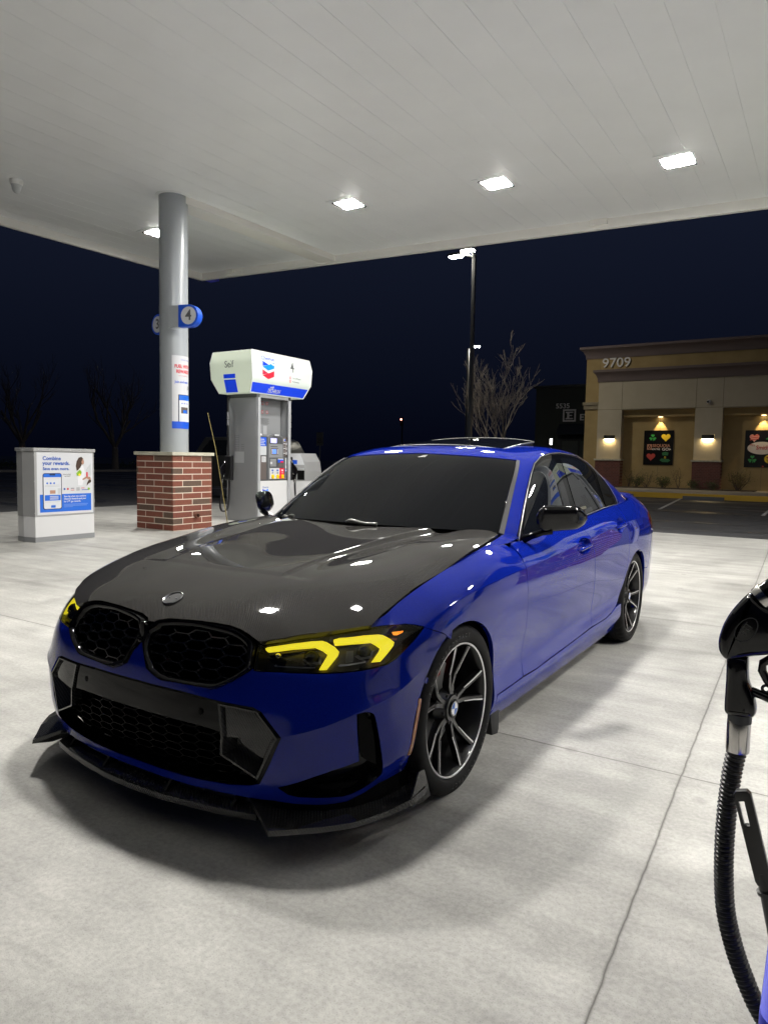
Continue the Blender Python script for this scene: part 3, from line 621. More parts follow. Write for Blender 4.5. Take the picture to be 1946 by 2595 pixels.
    mat('board_black', (.004, .004, .005), .3, spec=.15); mat('art_green', (.03, .32, .07), .5); mat('art_deep_green', (.02, .17, .05), .5); mat('art_yellow', (.85, .62, .02), .5); mat('art_red', (.50, .055, .04), .5); mat('art_pink', (.75, .38, .34), .5); mat('art_white', (.75, .70, .68), .5); mat('art_tan', (.50, .25, .17), .5)
    mat('fixture_dark', (.015, .018, .02), .5); mat('downlight_lens', (1, .8, .4), .4, emit=(1, .80, .45), strength=9); mat('stop_grey', (.10, .10, .10), .8); mat('emblem_metal', (.30, .30, .31), .16, .9); mat('warm_lens', (1, .8, .4), .4, emit=(1, .76, .38), strength=55); mat('white_lens', (1, 1, 1), .4, emit=(1, 1, .95), strength=7)
    mat('dark_wall', (.045, .05, .042), .9); mat('door_glass', (.09, .10, .09), .2); mat('balloon_red', (.4, .01, .02), .3)
    m = mat('bark', (.2, .17, .145), .9); nb = NB(m); v = nb.coord((1, 1, .25)); nb.col(nb.ramp(nb.noise(v, 18, 4), (.3, (.14, .118, .10)), (.7, (.27, .23, .195))))
    mat('twig', (.10, .075, .06), .9); mat('shrub_green', (.055, .085, .02), .7); mat('shrub_dry', (.16, .14, .045), .8)
    mat('suv_paint', (.03, .03, .028), .35, .3, .6); mat('pole_grey', (.16, .165, .17), .45, .4); mat('sign_face', (.10, .10, .10), .6); mat('gold_rod', (.20, .16, .05), .5)
make_materials()
# ---------------------------------------------------------------- the car
def A(k): return np.array(B[k], float)
def build_car():
    car = thing('sedan_car', 'blue four-door sedan with black carbon hood and glowing yellow headlights parked on the concrete', 'car')
    def both(name, mb, m, parent=car, label=None):
        o = mb.build(name, m, parent); q = mirror_mb(mb).build(name, m, parent)
        if label: o['label'] = label; q['label'] = label
        return o, q
    def mid(name, mb, m, parent=car): return join_mb(mb, mirror_mb(mb)).build(name, m, parent)
    S = SHELL
    hl = smooth_poly(A('headlight'), 60, 1); arch_f = A('arch_f'); arch_r = A('arch_r')
    ko = smooth_poly(A('kidney_out'), 30, 1); ki = smooth_poly(A('kidney_in'), 30, 1)
    HLr = A('headlight')
    # --- front bumper: one sheet across the nose
    seam = [tuple(p) for p in B['seam'][:4]]
    ia = [i for i, p in enumerate(arch_f) if p[0] < 2.0 and p[1] > .05 and i < 14]
    out = [(0, .004), (.575, .004), (.88, -.012), (1.0, -.05), (1.13, -.085), (1.26, -.105), (1.37, -.065), (1.46, -.01), (1.56, .0), (1.66, .011)] + [tuple(arch_f[i]) for i in ia if i > 0] + seam[::-1]
    out += [tuple(p) for p in HLr[8:19]] + [(.742, 1.0)] + [tuple(p) for p in np.array(B['kidney_out'])[11:20]] + [(.004, 1.06), (0, 1.06)]
    it = [tuple(p) for p in A('intake_top')]; ib = [tuple(p) for p in A('intake_bot')]
    out += [(0, .732)] + it + ib[:-1] + [(0, .085)]
    out = np.array(out)
    fog = smooth_poly(A('fog'), 60, 1); mk = A('marker')
    bump_mb = panel(S, out, [fog, mk], h=.026, seam0=True, flange=.016, lines=crease_lines(NOSE, .86, 1.75))
    mid('front_bumper', bump_mb, 'blue_paint')
    for sx in (1, -1):
        pass
    # --- lower intake: gloss black surround, number-plate panel, side ducts, grille
    half = np.array([(0, .732)] + it + ib[:-1] + [(0, .085)])
    # rim that follows the opening
    loop = ccw(half); inn = offset_poly(loop, .014); inn[:, 0] = np.where(loop[:, 0] < 1e-6, 0, inn[:, 0])
    n = len(loop); mb = MB(); Na = S.nrm(loop[:, 0], loop[:, 1]); Nb = S.nrm(inn[:, 0], inn[:, 1])
    a = S.at(loop[:, 0], loop[:, 1]) - Na * .001; b = S.at(inn[:, 0], inn[:, 1]) + Nb * .003; c = S.at(inn[:, 0], inn[:, 1]) - Nb * .05
    mb.add(np.concatenate([a, b, c]), [q for i in range(n) if not (loop[i][0] < 1e-6 and loop[(i + 1) % n][0] < 1e-6) for q in ((i, (i + 1) % n, n + (i + 1) % n, n + i), (n + i, n + (i + 1) % n, 2 * n + (i + 1) % n, 2 * n + i))])
    mid('intake_surround', mb, 'gloss_black')
    plate = np.array([(0, .722)] + [(.371, .717), (.574, .706), (.59, .60), (.595, .478)] + [tuple(p) for p in A('panel_bot')[::-1]] + [(0, .497)])
    pl = mid('number_plate_panel', panel(S, plate, h=.03, off=-.006, seam0=True, flange=.03), 'gloss_black')
    for su in (1, -1):
        u, v = .47, .60; p = S.at(u, v)[0]; nn = S.nrm(u, v)[0]
        MB().lathe([(0, .001), (.008, .0015), (.011, .0005), (.0115, -.004)], 20, F3((su * p[0], p[1], p[2]) + np.array([su * nn[0], nn[1], nn[2]]) * -.005, (1, 0, 0), (0, nn[2], -nn[1]))).build('parking_sensor', 'grille_black', pl, smooth=40)
    duct = ccw(A('duct_in'))
    dmb = recess(S, offset_poly(duct, .012), .055, .03, .028, off=.002); rmb = MB()
    inn = offset_poly(duct, .012); nn = len(duct)
    rmb.add(np.concatenate([S.at(duct[:, 0], duct[:, 1]) - S.nrm(duct[:, 0], duct[:, 1]) * .012, S.at(duct[:, 0], duct[:, 1]) + S.nrm(duct[:, 0], duct[:, 1]) * .003, S.at(inn[:, 0], inn[:, 1]) + S.nrm(inn[:, 0], inn[:, 1]) * .002]),
            [q for i in range(nn) for q in ((i, (i + 1) % nn, nn + (i + 1) % nn, nn + i), (nn + i, nn + (i + 1) % nn, 2 * nn + (i + 1) % nn, 2 * nn + i))])
    # slanted blade across the duct
    w = S.at([.62, .86, .80, .66], [.42, .47, .22, .30]); N = S.nrm([.62, .86, .80, .66], [.42, .47, .22, .30])
    dk = MB(); dk.add([w[0] - N[0] * .002, w[1] - N[1] * .004, w[2] - N[2] * .05, w[3] - N[3] * .05], [(0, 1, 2, 3), (3, 2, 1, 0)])
    ob, q = both('air_duct', join_mb(dmb, rmb), 'carbon_lip')
    u_ = np.array([(.60, .70), (.76, .70), (.89, .49), (.62, .43)]); both('duct_blade', panel(S, u_, h=.03, off=-.010, flange=.03, inset=.01), 'carbon_lip')
    # grille behind, with cells
    gp = np.array([(0, .50)] + [(.59, .48), (.62, .33), (.80, .17)] + ib[1:-1] + [(0, .09)])
    mid('intake_back', panel(S, gp, h=.05, off=-.075, flange=0, inset=0, seam0=True), 'void_black')
    segs = hexes(ccw(gp), .115, .062, (0, .31)); mid('lower_grille', bars(S, segs, .006, .03, -.045), 'grille_black')
    # --- kidney grilles
    prof = [(0, -.012), (0.02, .006), (.25, .016), (.6, .014), (.9, .004), (1.0, -.012), (1.02, -.05)]
    for sx in (1, -1):
        mb = ring(S, ko, ki, prof); mb2 = mb if sx > 0 else mirror_mb(mb)
        g = mb2.build('kidney_grille', 'gloss_black', car, smooth=50)
        kp = ccw(ki); bk = panel(S, offset_poly(kp, -.01), h=.05, off=-.062, flange=0, inset=0); (bk if sx > 0 else mirror_mb(bk)).build('grille_back', 'void_black', g)
        segs = hexes(offset_poly(kp, -.004), .122, .088, (.36, 1.03), .30); hx = bars(S, segs, .010, .045, -.009)
        (hx if sx > 0 else mirror_mb(hx)).build('grille_mesh', 'mesh_black', g)
    mb = MB(); mb.sphere((0, -.782, .635), (.011, .008, .011)); mb.box(-.012, .012, -.775, -.755, .57, .70, .003); mb.build('nose_camera', 'gloss_black', car, smooth=40)
    # --- headlights
    for sx in (1, -1):
        mm = (lambda q: q) if sx > 0 else mirror_mb
        base = mm(recess(S, hl, .05, .04, .012)).build('headlight', 'lamp_dark', car)
        mm(panel(S, hl, h=.03, off=0, flange=0, inset=.003)).build('lens', 'clear_lens', base)
        rim = MB(); lo = ccw(hl); li = offset_poly(lo, .009); k = len(lo)
        rim.add(np.concatenate([S.at(lo[:, 0], lo[:, 1]) + S.nrm(lo[:, 0], lo[:, 1]) * -.002, S.at(li[:, 0], li[:, 1]) - S.nrm(li[:, 0], li[:, 1]) * .006]), [(i, (i + 1) % k, k + (i + 1) % k, k + i) for i in range(k)]); mm(rim).build('lamp_rim', 'gloss_black', base)
        for key in ('lamp1', 'lamp2'):
            o = mm(panel(S, A(key), h=.02, off=-.010, flange=.014, inset=0)).build('daytime_light', 'drl_yellow', base)
        for key in ('bez1', 'bez2', 'strip1', 'strip2'): mm(panel(S, A(key), h=.03, off=-.016, flange=.006, inset=0)).build('bezel', 'lamp_grey' if 'bez' in key else 'satin_metal', base)
        mm(panel(S, A('block'), h=.03, off=-.030, flange=.01, inset=0)).build('bezel', 'lamp_grey', base)
        for key, r in (('proj1', .028), ('proj2', .026), ('proj0', .012)):
            u, v = B[key][0]; p = S.at(u, v)[0]; nn = S.nrm(u, v)[0]; q = p - nn * .036
            b_ = MB(); b_.sphere((q[0], q[1], q[2]), r, 18, 12); mm(b_).build('projector', 'gloss_black' if r > .02 else 'chrome', base, smooth=60)
        mm(panel(S, A('amber'), h=.02, off=-.012, flange=.006, inset=0)).build('turn_signal', 'amber_lamp', base)
        mm(panel(S, A('amber2'), h=.02, off=-.014, flange=.006, inset=0)).build('turn_signal', 'amber_reflector', base)
        # shelf that sets off the two light units
        sh = [((.80, 1.12), (1.30, 1.175)), ((1.02, 1.02), (1.12, 1.10)), ((1.30, .985), (1.42, 1.10))]
        mm(bars(S, [(np.array(a), np.array(b)) for a, b in sh], .012, .03, -.022)).build('bezel', 'lamp_dark', base)
    # --- fog vents, side markers
    for sx in (1, -1):
        mm = (lambda q: q) if sx > 0 else mirror_mb
        o = mm(recess(S, fog, .05, .03, .008)).build('side_vent', 'gloss_black', car)
        slot = smooth_poly(A('fog_slot'), 60, 1); mm(panel(S, offset_poly(ccw(slot), .004), h=.03, off=-.016, flange=.02)).build('vent_insert', 'grille_black', o)
        u, v = 1.345, .625; p = S.at(u, v)[0] ; nn = S.nrm(u, v)[0]; b_ = MB(); b_.lathe([(0, .003), (.010, .003), (.013, 0), (.0135, -.006)], 20, F3(p - nn * .014, (nn[1], -nn[0], 0), (0, 0, 1))); mm(b_).build('parking_sensor', 'gloss_black', o, smooth=40)
        u, v = B['sensor'][0]; p = S.at(u, v)[0]; nn = S.nrm(u, v)[0]; b_ = MB(); b_.lathe([(0, .0006), (.009, .0006), (.0095, -.002), (.0112, -.002), (.0115, -.0005)], 20, F3(p, (nn[1], -nn[0], 0), (0, 0, 1))); mm(b_).build('parking_sensor', 'blue_paint', car, smooth=40)
        mm(panel(S, mk, h=.03, off=.001, flange=.01)).build('side_marker', 'amber_reflector', car)
    # --- fenders, doors, quarters, skirts
    seg = [p for p in [tuple(q) for q in arch_f]]
    top = 1.284
    ff = [tuple(p) for p in HLr[4:9]] + [tuple(p) for p in B['seam'][:4]] + [tuple(arch_f[i]) for i in range(len(arch_f)) if arch_f[i][0] > 2.012] + [(2.70, .10), (2.72, .205), (3.16, .215)]
    gf = [tuple(p) for p in A('gapf')][::-1]
    ff += gf[:-1] + [(3.12, 1.18), (3.10, top), (2.6, 1.296), (2.25, 1.296), (1.9, 1.296), (1.6, 1.294), (1.36, 1.288)]
    SL = crease_lines(SHOULDER, 1.8, 6.5, .006); fm = panel(S, np.array(ff), h=.03, lines=SL); n_ = 14; us = np.linspace(2.55, 3.17, n_); Aa = S.at(us, np.full(n_, 1.275))
    yb_ = np.interp(us, [2.55, 2.85, 3.0, 3.08, 3.17], [.47, .66, .75, .82, .895]); xb_ = np.interp(yb_, [.47, .66, .75, .82, .895], [.767, .750, .738, .752, .778]); zb_ = np.interp(yb_, [.47, .66, .75, .82, .895], [.915, .936, .946, .938, .922])
    Bb = np.stack([xb_, yb_, zb_], 1); rows = [Aa * (1 - t) + Bb * t + np.array([0, 0, .004 * math.sin(math.pi * t)]) for t in (0, .33, .66, 1)]; rows.append(Bb - [.012, 0, .03])
    q = MB(); q.grid([[tuple(p) for p in r_] for r_ in rows]); G = np.array(rows); gn = np.cross(np.gradient(G, axis=1).reshape(-1, 3), np.gradient(G, axis=0).reshape(-1, 3)); gn /= np.linalg.norm(gn, axis=1)[:, None]; gn *= np.sign(gn[:, 2:3] + 1e-9)
    q.ln = {i: [gn[k] for k in f_] for i, f_ in enumerate(q.f)}
    both('fender', join_mb(fm, q), 'blue_paint')
    gm = [(4.36, top), (4.375, 1.12), (4.409, .97), (4.455, .86), (4.498, .752), (4.545, .65), (4.575, .54), (4.588, .45), (4.585, .37), (4.562, .236)]
    df = [(3.14, 1.19), (3.13, 1.13)] + [tuple(p) for p in A('gapf')][1:-1] + [(3.17, .218), (3.39, .208), (3.793, .219), (4.296, .228)] + gm[::-1] + [(3.9, top), (3.5, top), (3.25, top), (3.18, 1.26)]
    hf = smooth_poly(A('handle_f'), 70, 2)
    d = both('front_door', panel(S, np.array(df), [hf], h=.03, lines=SL), 'blue_paint')
    gr = [(5.58, top), (5.507, 1.129), (5.455, 1.05), (5.432, .975), (5.44, .89), (5.465, .805), (5.480, .74), (5.478, .67), (5.455, .60), (5.413, .535), (5.385, .46), (5.35, .375), (5.29, .31), (5.224, .27)]
    dr = gm + [(4.7, .228), (4.918, .224), (5.1, .24)] + gr[::-1] + [(5.2, top), (4.8, top)]
    hr = smooth_poly(A('handle_r'), 70, 2)
    d2 = both('rear_door', panel(S, np.array(dr), [hr], h=.03, lines=SL), 'blue_paint')
    for (o1, o2), hp, uu in ((d, hf, 4.24), (d2, hr, 5.20)):
        rc = recess(S, hp, .028, .03, .018); c = hp.mean(0); r0, r1 = hp.min(0), hp.max(0)
        hb = MB(); us = np.linspace(r0[0] - .005, r1[0] + .012, 11); vv = c[1] - .012; rows = []
        for i, u in enumerate(us):
            t = i / 10; wv = .017 * (1 - (2 * t - 1) ** 6 * .75); lift = .020 * (1 - (2 * t - 1) ** 4) ; k = []
            for a in range(10):
                an = 2 * math.pi * a / 10; q = (u, vv + wv * math.sin(an)); pp = S.at(*q)[0]; nn = S.nrm(*q)[0]; k.append(tuple(pp + nn * (.002 + lift * .55 + .010 * math.cos(an) * (1 - (2 * t - 1) ** 8 * .6))))
            rows.append(k)
        hb.grid(rows, closed=True); 
        for o, mm in ((o1, lambda q: q), (o2, mirror_mb)):
            mm(rc).build('handle_recess', 'blue_paint', o); mm(hb).build('door_handle', 'blue_paint', o, smooth=60)
    ar = [tuple(p) for p in arch_r]
    i1 = next(i for i, p in enumerate(ar) if p[1] > .40); i2 = max(i for i, p in enumerate(ar) if p[1] > .40 and i > 10)
    qp = gr[:-2] + ar[i1:i2 + 1] + [(6.45, .42), (6.58, .80), (6.56, .838), (6.49, .91), (6.51, 1.007), (6.75, 1.05), (6.80, top), (6.3, top), (5.9, top)]
    both('rear_quarter', panel(S, np.array(qp), h=.032, lines=SL), 'blue_paint')
    sk = [(2.66, .008), (3.2, .004), (4.0, .004), (4.8, .004), (5.17, .01)] + ar[1:4] + [(5.235, .262), (5.1, .234), (4.918, .219), (4.562, .228), (4.296, .223), (3.793, .214), (3.39, .203), (3.17, .21), (2.725, .198), (2.69, .10)]
    both('side_skirt', panel(S, np.array(sk), h=.035, flange=.05), 'blue_paint')
    rb = ar[i2:][:8] + [(6.05, .02), (6.6, .02), (7.3, .02), (8.188, .02), (8.188, .79), (7.4, .79), (6.6, .79), (6.46, .42)]
    umax = S.u[-1]
    rbm = panel(S, np.array(rb), h=.05); rbj = join_mb(rbm, mirror_mb(rbm)).build('rear_bumper', 'blue_paint', car)
    tl = np.array([(6.50, .915), (6.57, .845), (7.0, .81), (7.5, .82), (7.5, 1.03), (6.8, 1.04), (6.52, 1.0)])
    both('tail_light', panel(S, tl, h=.04, off=.003, flange=.03), 'tail_red')
    tb = np.array([(6.6, .80), (7.0, .80), (8.188, .80), (8.188, top), (7.5, top), (6.81, top), (6.76, 1.07), (7.52, 1.045), (7.52, .81)]); tbm = panel(S, tb, h=.05); lid = join_mb(tbm, mirror_mb(tbm))
    # deck between the tail and the rear glass
    us = np.linspace(6.3, umax, 24); e = S.at(us, np.full(24, top)); du = np.linspace(3.06, DOME.u[-1], 24); g = DOME.at(du, np.full(24, .0)); rows = [[tuple(e[i] * (1 - t) + g[i] * t + np.array([0, 0, .012 * math.sin(math.pi * t)])) for i in range(24)] for t in (0, .15, .3, .5, .7, .85, 1)]
    q = MB().grid(rows); lid = join_mb(lid, join_mb(q, mirror_mb(q))); lid.build('trunk_lid', 'blue_paint', car, smooth=60)
    # --- greenhouse
    D = DOME
    wt = [tuple(p) for p in B['windshield_top']]; ws = [tuple(p) for p in B['windshield_side']]
    mo = [tuple(p) for p in B['mold_out']]
    dlo = [tuple(p) for p in B['dlo']][:9] + [(2.063, .87), (2.316, .80), (2.47, .69), (2.545, .50), (2.572, .30), (2.582, .12), (2.56, -.03), (2.194, -.012), (1.833, -.012), (1.478, -.006), (1.202, -.006)]
    wsp = [(0, -.004), (.35, -.004), (.587, -.004)] + ws[::-1] + [(.782, .799)] + wt[:-1][::-1] + [(0, .834)]
    wsp = np.array(wsp); wsp[:, 0] = np.maximum(wsp[:, 0], 0)
    mid('windshield', panel(D, wsp, h=.05, off=-.001, flange=.012, seam0=True, inset=.004), 'windshield_glass')
    both_ = panel(D, np.array([(.02, .755), (.075, .755), (.075, .80), (.05, .795)]), h=.03, off=.001, flange=0, inset=0); both_.build('rain_sensor', 'lamp_grey', car)
    md = np.array(ws[::-1] + [(.786, .80)] + mo + [(mo[-1][0], -.006)])
    both('windshield_molding', panel(D, md, h=.03, off=.004, flange=.012, inset=.002), 'trim_grey')
    rg = [(3.06, .03), (3.03, .42), (3.02, .80), (3.10, .86), (3.327, .90), (DOME.u[-1], .90)]
    # roof with pillars
    ro = [(0, .842)] + [(p[0], p[1] + .008) for p in wt[:-1] if p[0] > .05] + [(.795, .808)] + mo + [(mo[-1][0] + .005, -.03), (.93, -.075)] + dlo[1:16] + [(2.60, -.02), (2.9, .0), (3.05, .0)] + rg + [(DOME.u[-1], 1.70), (2.6, 1.70), (1.5, 1.70), (.6, 1.70), (0, 1.70)]
    rm = panel(D, np.array(ro), h=.04, flange=.014, seam0=True); join_mb(rm, mirror_mb(rm)).build('roof', 'blue_paint', car)
    rgp = np.array([(3.075, .03), (3.2, .004), (3.651, .0), (3.651, .89), (3.327, .89), (3.11, .85), (3.035, .79), (3.045, .42)]); rgm = panel(D, rgp, h=.06, off=-.003, flange=.012); join_mb(rgm, mirror_mb(rgm)).build('rear_window', 'tinted_glass', car)
    trim = both('window_surround', panel(D, np.array(dlo), h=.04, off=-.004, flange=.014, inset=.003), 'gloss_black')
    gf_ = [tuple(p) for p in B['glass_f']]; gr_ = [tuple(p) for p in B['glass_r']]
    gfp = np.array([(1.005, .005), (1.2, .012), (1.478, .012), (1.60, .012)] + gf_[7:10][::-1][:0] + [(1.575, .30), (1.53, .60), (1.50, .835), (1.364, .842), (1.121, .825), (1.015, .755), (.975, .62), (.966, .459), (.962, .26)])
    q0, r0 = None, None
    def wpick(pts): return np.array(pts)
    both('side_window', panel(D, smooth_poly(A('glass_f'), 60, 1), h=.04, off=-.0015, flange=.006, inset=.002), 'tinted_glass')
    both('side_window', panel(D, smooth_poly(A('glass_r'), 60, 1), h=.04, off=-.0015, flange=.006, inset=.002), 'tinted_glass')
    both('quarter_window', panel(D, smooth_poly(A('glass_q'), 60, 1), h=.04, off=-.0015, flange=.006, inset=.002), 'tinted_glass')
    # chrome-black bright line along the top of the side glass
    ln = np.array(dlo[2:13]); off = [(p[0], p[1] - .032) for p in ln]
    pts = [tuple(D.at(p[0], p[1])[0] + D.nrm(p[0], p[1])[0] * .0015) for p in offset_poly(ccw(np.array(dlo)), .016)]
    tb_ = MB(); tb_.tube(pts + [pts[0]], .0028, 6, cap=False); both('window_line', tb_, 'satin_metal')
    # glass sunroof tilted up at the back
    rows = []
    for j in range(9):
        t = j / 8; y = 1.435 + t * .60; row = []
        for i in range(15):
            s_ = -1 + 2 * i / 14; x = .405 * s_ * (1 - .02 * t); fr = 1.396 + .078 * t - .016 * t * t
            row.append((x, y + .05 * (s_ * s_) * (1 - t), fr - .020 * s_ * s_ - .006 * abs(s_) ** 5))
        rows.append(row)
    mb = MB(); mb.grid(rows, flip=True); low = [[(x * 1.0, y, z - .022) for x, y, z in r] for r in rows]; mb.grid(low)
    rim = rows[0] + [r[-1] for r in rows[1:]] + rows[-1][::-1][1:] + [r[0] for r in rows[1:-1]][::-1]; mb.grid([rim + [rim[0]], [(x, y, z - .022) for x, y, z in rim + [rim[0]]]])
    sr = mb.build('sunroof', 'windshield_glass', car, smooth=35)
    MB().tube([(x * 1.004, y, z - .004) for x, y, z in rim], .006, 6, closed=True).build('sunroof_seal', 'lamp_grey', sr, smooth=60)
    # roof skin under the sunroof
    us = np.linspace(0, D.u[-1], 60); rr = [[tuple(p) for p in D.at(us, np.full(60, v)) - [0, 0, .012]] for v in (1.66, 1.80)]; rr.append([(0, 1.95, 1.40)] * 60)
    q = MB().grid(rr); join_mb(q, mirror_mb(q)).build('roof_opening', 'void_black', car)
    # --- hood
    hl_ = [tuple(p) for p in B['hoodline']]; hfr = [tuple(p) for p in B['hoodfront']]
    ho = [(0, .492), (.2, .502), (.35, .525), (.58, .62), (.69, .700)] + [(.742, .690)] + hl_[:-1][::-1] + hfr[:-1] + [(.016, -.738), (0, -.738)]
    ho = np.array(ho)
    hm = panel(HOOD, ho, h=.016, flange=.022, seam0=True, inset=.003, lines=hood_lines()); hood = mid('hood', hm, 'carbon_hood')
    # blank roundel dish
    c = HOOD.at(0, -.632)[0]; nn = HOOD.nrm(0, -.632)[0]; T = F3(c + nn * .001, (1, 0, 0), (0, nn[2], -nn[1]))
    rd = MB(); rd.lathe([(.041, -.002), (.041, .003), (.038, .0055), (.035, .0045), (.0335, .0005), (.030, -.001)], 48, T); rd.build('emblem_ring', 'emblem_metal', hood, smooth=50)
    rd = MB(); rd.lathe([(.0335, .0008), (.02, .0016), (0, .002)], 40, T); rd.build('emblem_plate', 'emblem_metal', hood, smooth=50)
    rd = MB(); [rd.sphere((sx * .018, .0, .003), .0026, 10, 6, T) for sx in (1, -1)]; rd.build('emblem_pin', 'chrome', hood, smooth=60)
    # cowl below the windshield, wipers
    cx = np.linspace(-.74, .74, 31); yb = np.interp(np.abs(cx), [0, .35, .58, .70, .74], [.47, .50, .59, .67, .69]); yf = np.interp(np.abs(cx), [0, .35, .58, .70, .76], [.56, .59, .68, .77, .81])
    zb = HOOD.at(cx, yb)[:, 2] - .022; mb = MB(); mb.grid([[(x, y, z) for x, y, z in zip(cx, yb, zb)], [(x, y, z - .03) for x, y, z in zip(cx, yf, zb)]], flip=True); mb.build('cowl', 'matt_black', car)
    for x0, x1 in ((-.02, .16), (-.52, -.40)):
        pts = []
        for i in range(9):
            t = i / 8; x = x0 + (x1 - x0) * t; y = np.interp(abs(x), [0, .35, .58, .70], [.505, .537, .63, .71]); pts.append((x, float(y), float(HOOD.at(x, min(y, .7))[0][2]) + .010 + .012 * math.exp(-((t - .2) / .22) ** 2)))
        MB().tube(pts, [.006] + [.011] * 4 + [.008] * 4, 8).build('wiper', 'lamp_grey', car, smooth=60)
    # --- door mirrors
    for sx in (1, -1):
        rows = []
        for i in range(13):
            t = i / 12; x = .882 + .165 * t; yc = .842 + .222 * t; hy = (.074 - .006 * t); hz = .068 - .012 * t
            k = (1 - max(0, (t - .72) / .28) ** 2.4 * .78) * (1 - max(0, (.2 - t) / .2) ** 2.2 * .55); zc = 1.022 + .004 * t; row = []
            for a in range(28):
                an = 2 * math.pi * a / 28; ca, sa = math.cos(an), math.sin(an); e = .72
                py = math.copysign(abs(ca) ** e, ca); pz = math.copysign(abs(sa) ** e, sa)
                zz = pz * hz * k; yy = py * hy * k - .018 * (pz * k)
                row.append((sx * x, yc + yy, zc + zz * (1.0 if pz < 0 else 1.0)))
            rows.append(row)
        mb = MB(); mb.grid(rows, closed=True, flip=sx > 0); nn_ = len(mb.v); mb.f.append(tuple(range(28))[::(1 if sx > 0 else -1)]); mb.mi.append(0); mb.f.append(tuple(nn_ - 28 + j for j in range(28))[::(-1 if sx > 0 else 1)]); mb.mi.append(0)
        m_ = mb.build('door_mirror', 'gloss_black', car, smooth=50)
        line = [tuple(Vector(r[26]) + Vector((0, -.0008, 0)) + (Vector(r[26]) - Vector(r[12])).normalized() * .001) for r in rows[2:12]]; MB().tube(line, .0028, 6).build('mirror_line', 'lamp_grey', m_, smooth=60)
        ft = MB(); ft.tube([(sx * .80, .865, .918), (sx * .84, .86, .935), (sx * .89, .865, .955), (sx * .93, .89, .966)], [.022, .017, .016, .020], 12); ft.build('mirror_foot', 'gloss_black', m_, smooth=60)
        # black sail panel at the door corner
    # --- front lip
    lx = [0, .145, .30, .41, .50, .555]; ly = [-.842, -.837, -.815, -.794, -.770, -.752]
    xs = np.linspace(-.535, .535, 41); yl = np.interp(np.abs(xs), lx, ly); ins = np.interp(np.abs(xs), [0, .2, .38, .56], [-.772, -.768, -.748, -.705])
    mb = MB(); mb.grid([[(x, y, .146) for x, y in zip(xs, ins)], [(x, y + .010, .135) for x, y in zip(xs, yl)], [(x, y, .131) for x, y in zip(xs, yl)], [(x, y + .001, .110) for x, y in zip(xs, yl)], [(x, y + .09, .112) for x, y in zip(xs, yl)]])
    lip = mb.build('front_lip', 'carbon_lip', car, smooth=40)
    for sx in (1, -1):
        lead = [(.515, -.762), (.633, -.812), (.680, -.768), (.757, -.700), (.829, -.618), (.882, -.505), (.914, -.40), (.916, -.305)]
        inner = [(.47, -.735), (.56, -.70), (.63, -.665), (.71, -.615), (.775, -.54), (.818, -.45), (.838, -.36), (.842, -.30)]
        zi = [.176, .138, .134, .134, .135, .138, .142, .148]; zt = [.180, .130, .129, .130, .132, .136, .143, .150]; zb_ = [.166, .113, .112, .113, .115, .118, .123, .128]
        r0 = [(sx * x, y, z) for (x, y), z in zip(inner, zi)]; r1 = [(sx * x, y, z) for (x, y), z in zip(lead, zt)]; r2 = [(sx * (x + .002), y - .002, z) for (x, y), z in zip(lead, zb_)]; r3 = [(sx * (x - .06), y + .05, z + .006) for (x, y), z in zip(lead, zb_)]
        def dens(r):
            o = []
            for a_, b_ in zip(r[:-1], r[1:]): o += [tuple(np.array(a_) * (1 - t) + np.array(b_) * t) for t in (0, .25, .5, .75)]
            return o + [r[-1]]
        rows = [dens(r) for r in (r0, r1, r2, r3)]; rows.insert(1, [tuple(np.array(a_) * .35 + np.array(b_) * .65 + np.array([0, 0, -.004])) for a_, b_ in zip(rows[0], rows[1])])
        mb = MB(); mb.grid(rows, flip=sx < 0); mb.build('lip_corner', 'carbon_lip', lip, smooth=35)
        q = rows[0]; mb = MB(); mb.grid([q, [(x - sx * .012, y + .012, z + .08) for x, y, z in q], [(x * .72, y + .16, .21) for x, y, z in q]]); mb.build('lip_light_stop', 'void_black', lip)  # added black sheet: stops light leaking behind the lip, keeps that gap dark
        w = [(-.405, .135), (-.352, .220), (-.312, .214), (-.262, .100), (-.30, .098), (-.40, .112)]
        mb = MB(); mb.prism(w, -.004, .004, Matrix(((0, 0, sx * 1, sx * .908), (1, 0, 0, 0), (0, 1, 0, 0), (0, 0, 0, 1))), .002); mb.build('lip_winglet', 'carbon_lip', lip, smooth=30)
    for x in (-.44, -.17, .17, .44):
        y0 = float(np.interp(abs(x), lx, ly)); mb = MB(); mb.prism([(y0 + .012, .139), (y0 + .075, .139), (y0 + .078, .190), (y0 + .060, .188)], -.006, .006, Matrix(((0, 0, 1, x), (1, 0, 0, 0), (0, 1, 0, 0), (0, 0, 0, 1))), .001); mb.build('lip_brace', 'gloss_black', lip)
    # --- underside with added inner blocks, wheel wells
    mb = MB(); mb.box(-.74, .74, -.58, 3.5, .18, .20); mb.box(-.56, .56, -.66, -.3, .2, .62); mb.box(-.55, .55, -.45, 3.7, .2, .72); mb.box(-.72, .72, .45, 2.38, .2, .86); mb.box(-.70, .70, 3.28, 3.66, .2, .9); mb.box(-.56, .56, -.3, .5, .6, .80); mb.box(-.70, .70, .55, 3.2, .8, .93); mb.build('underbody_gap_fill', 'void_black', car)  # underside plate plus black blocks added inside so the panel gaps read dark
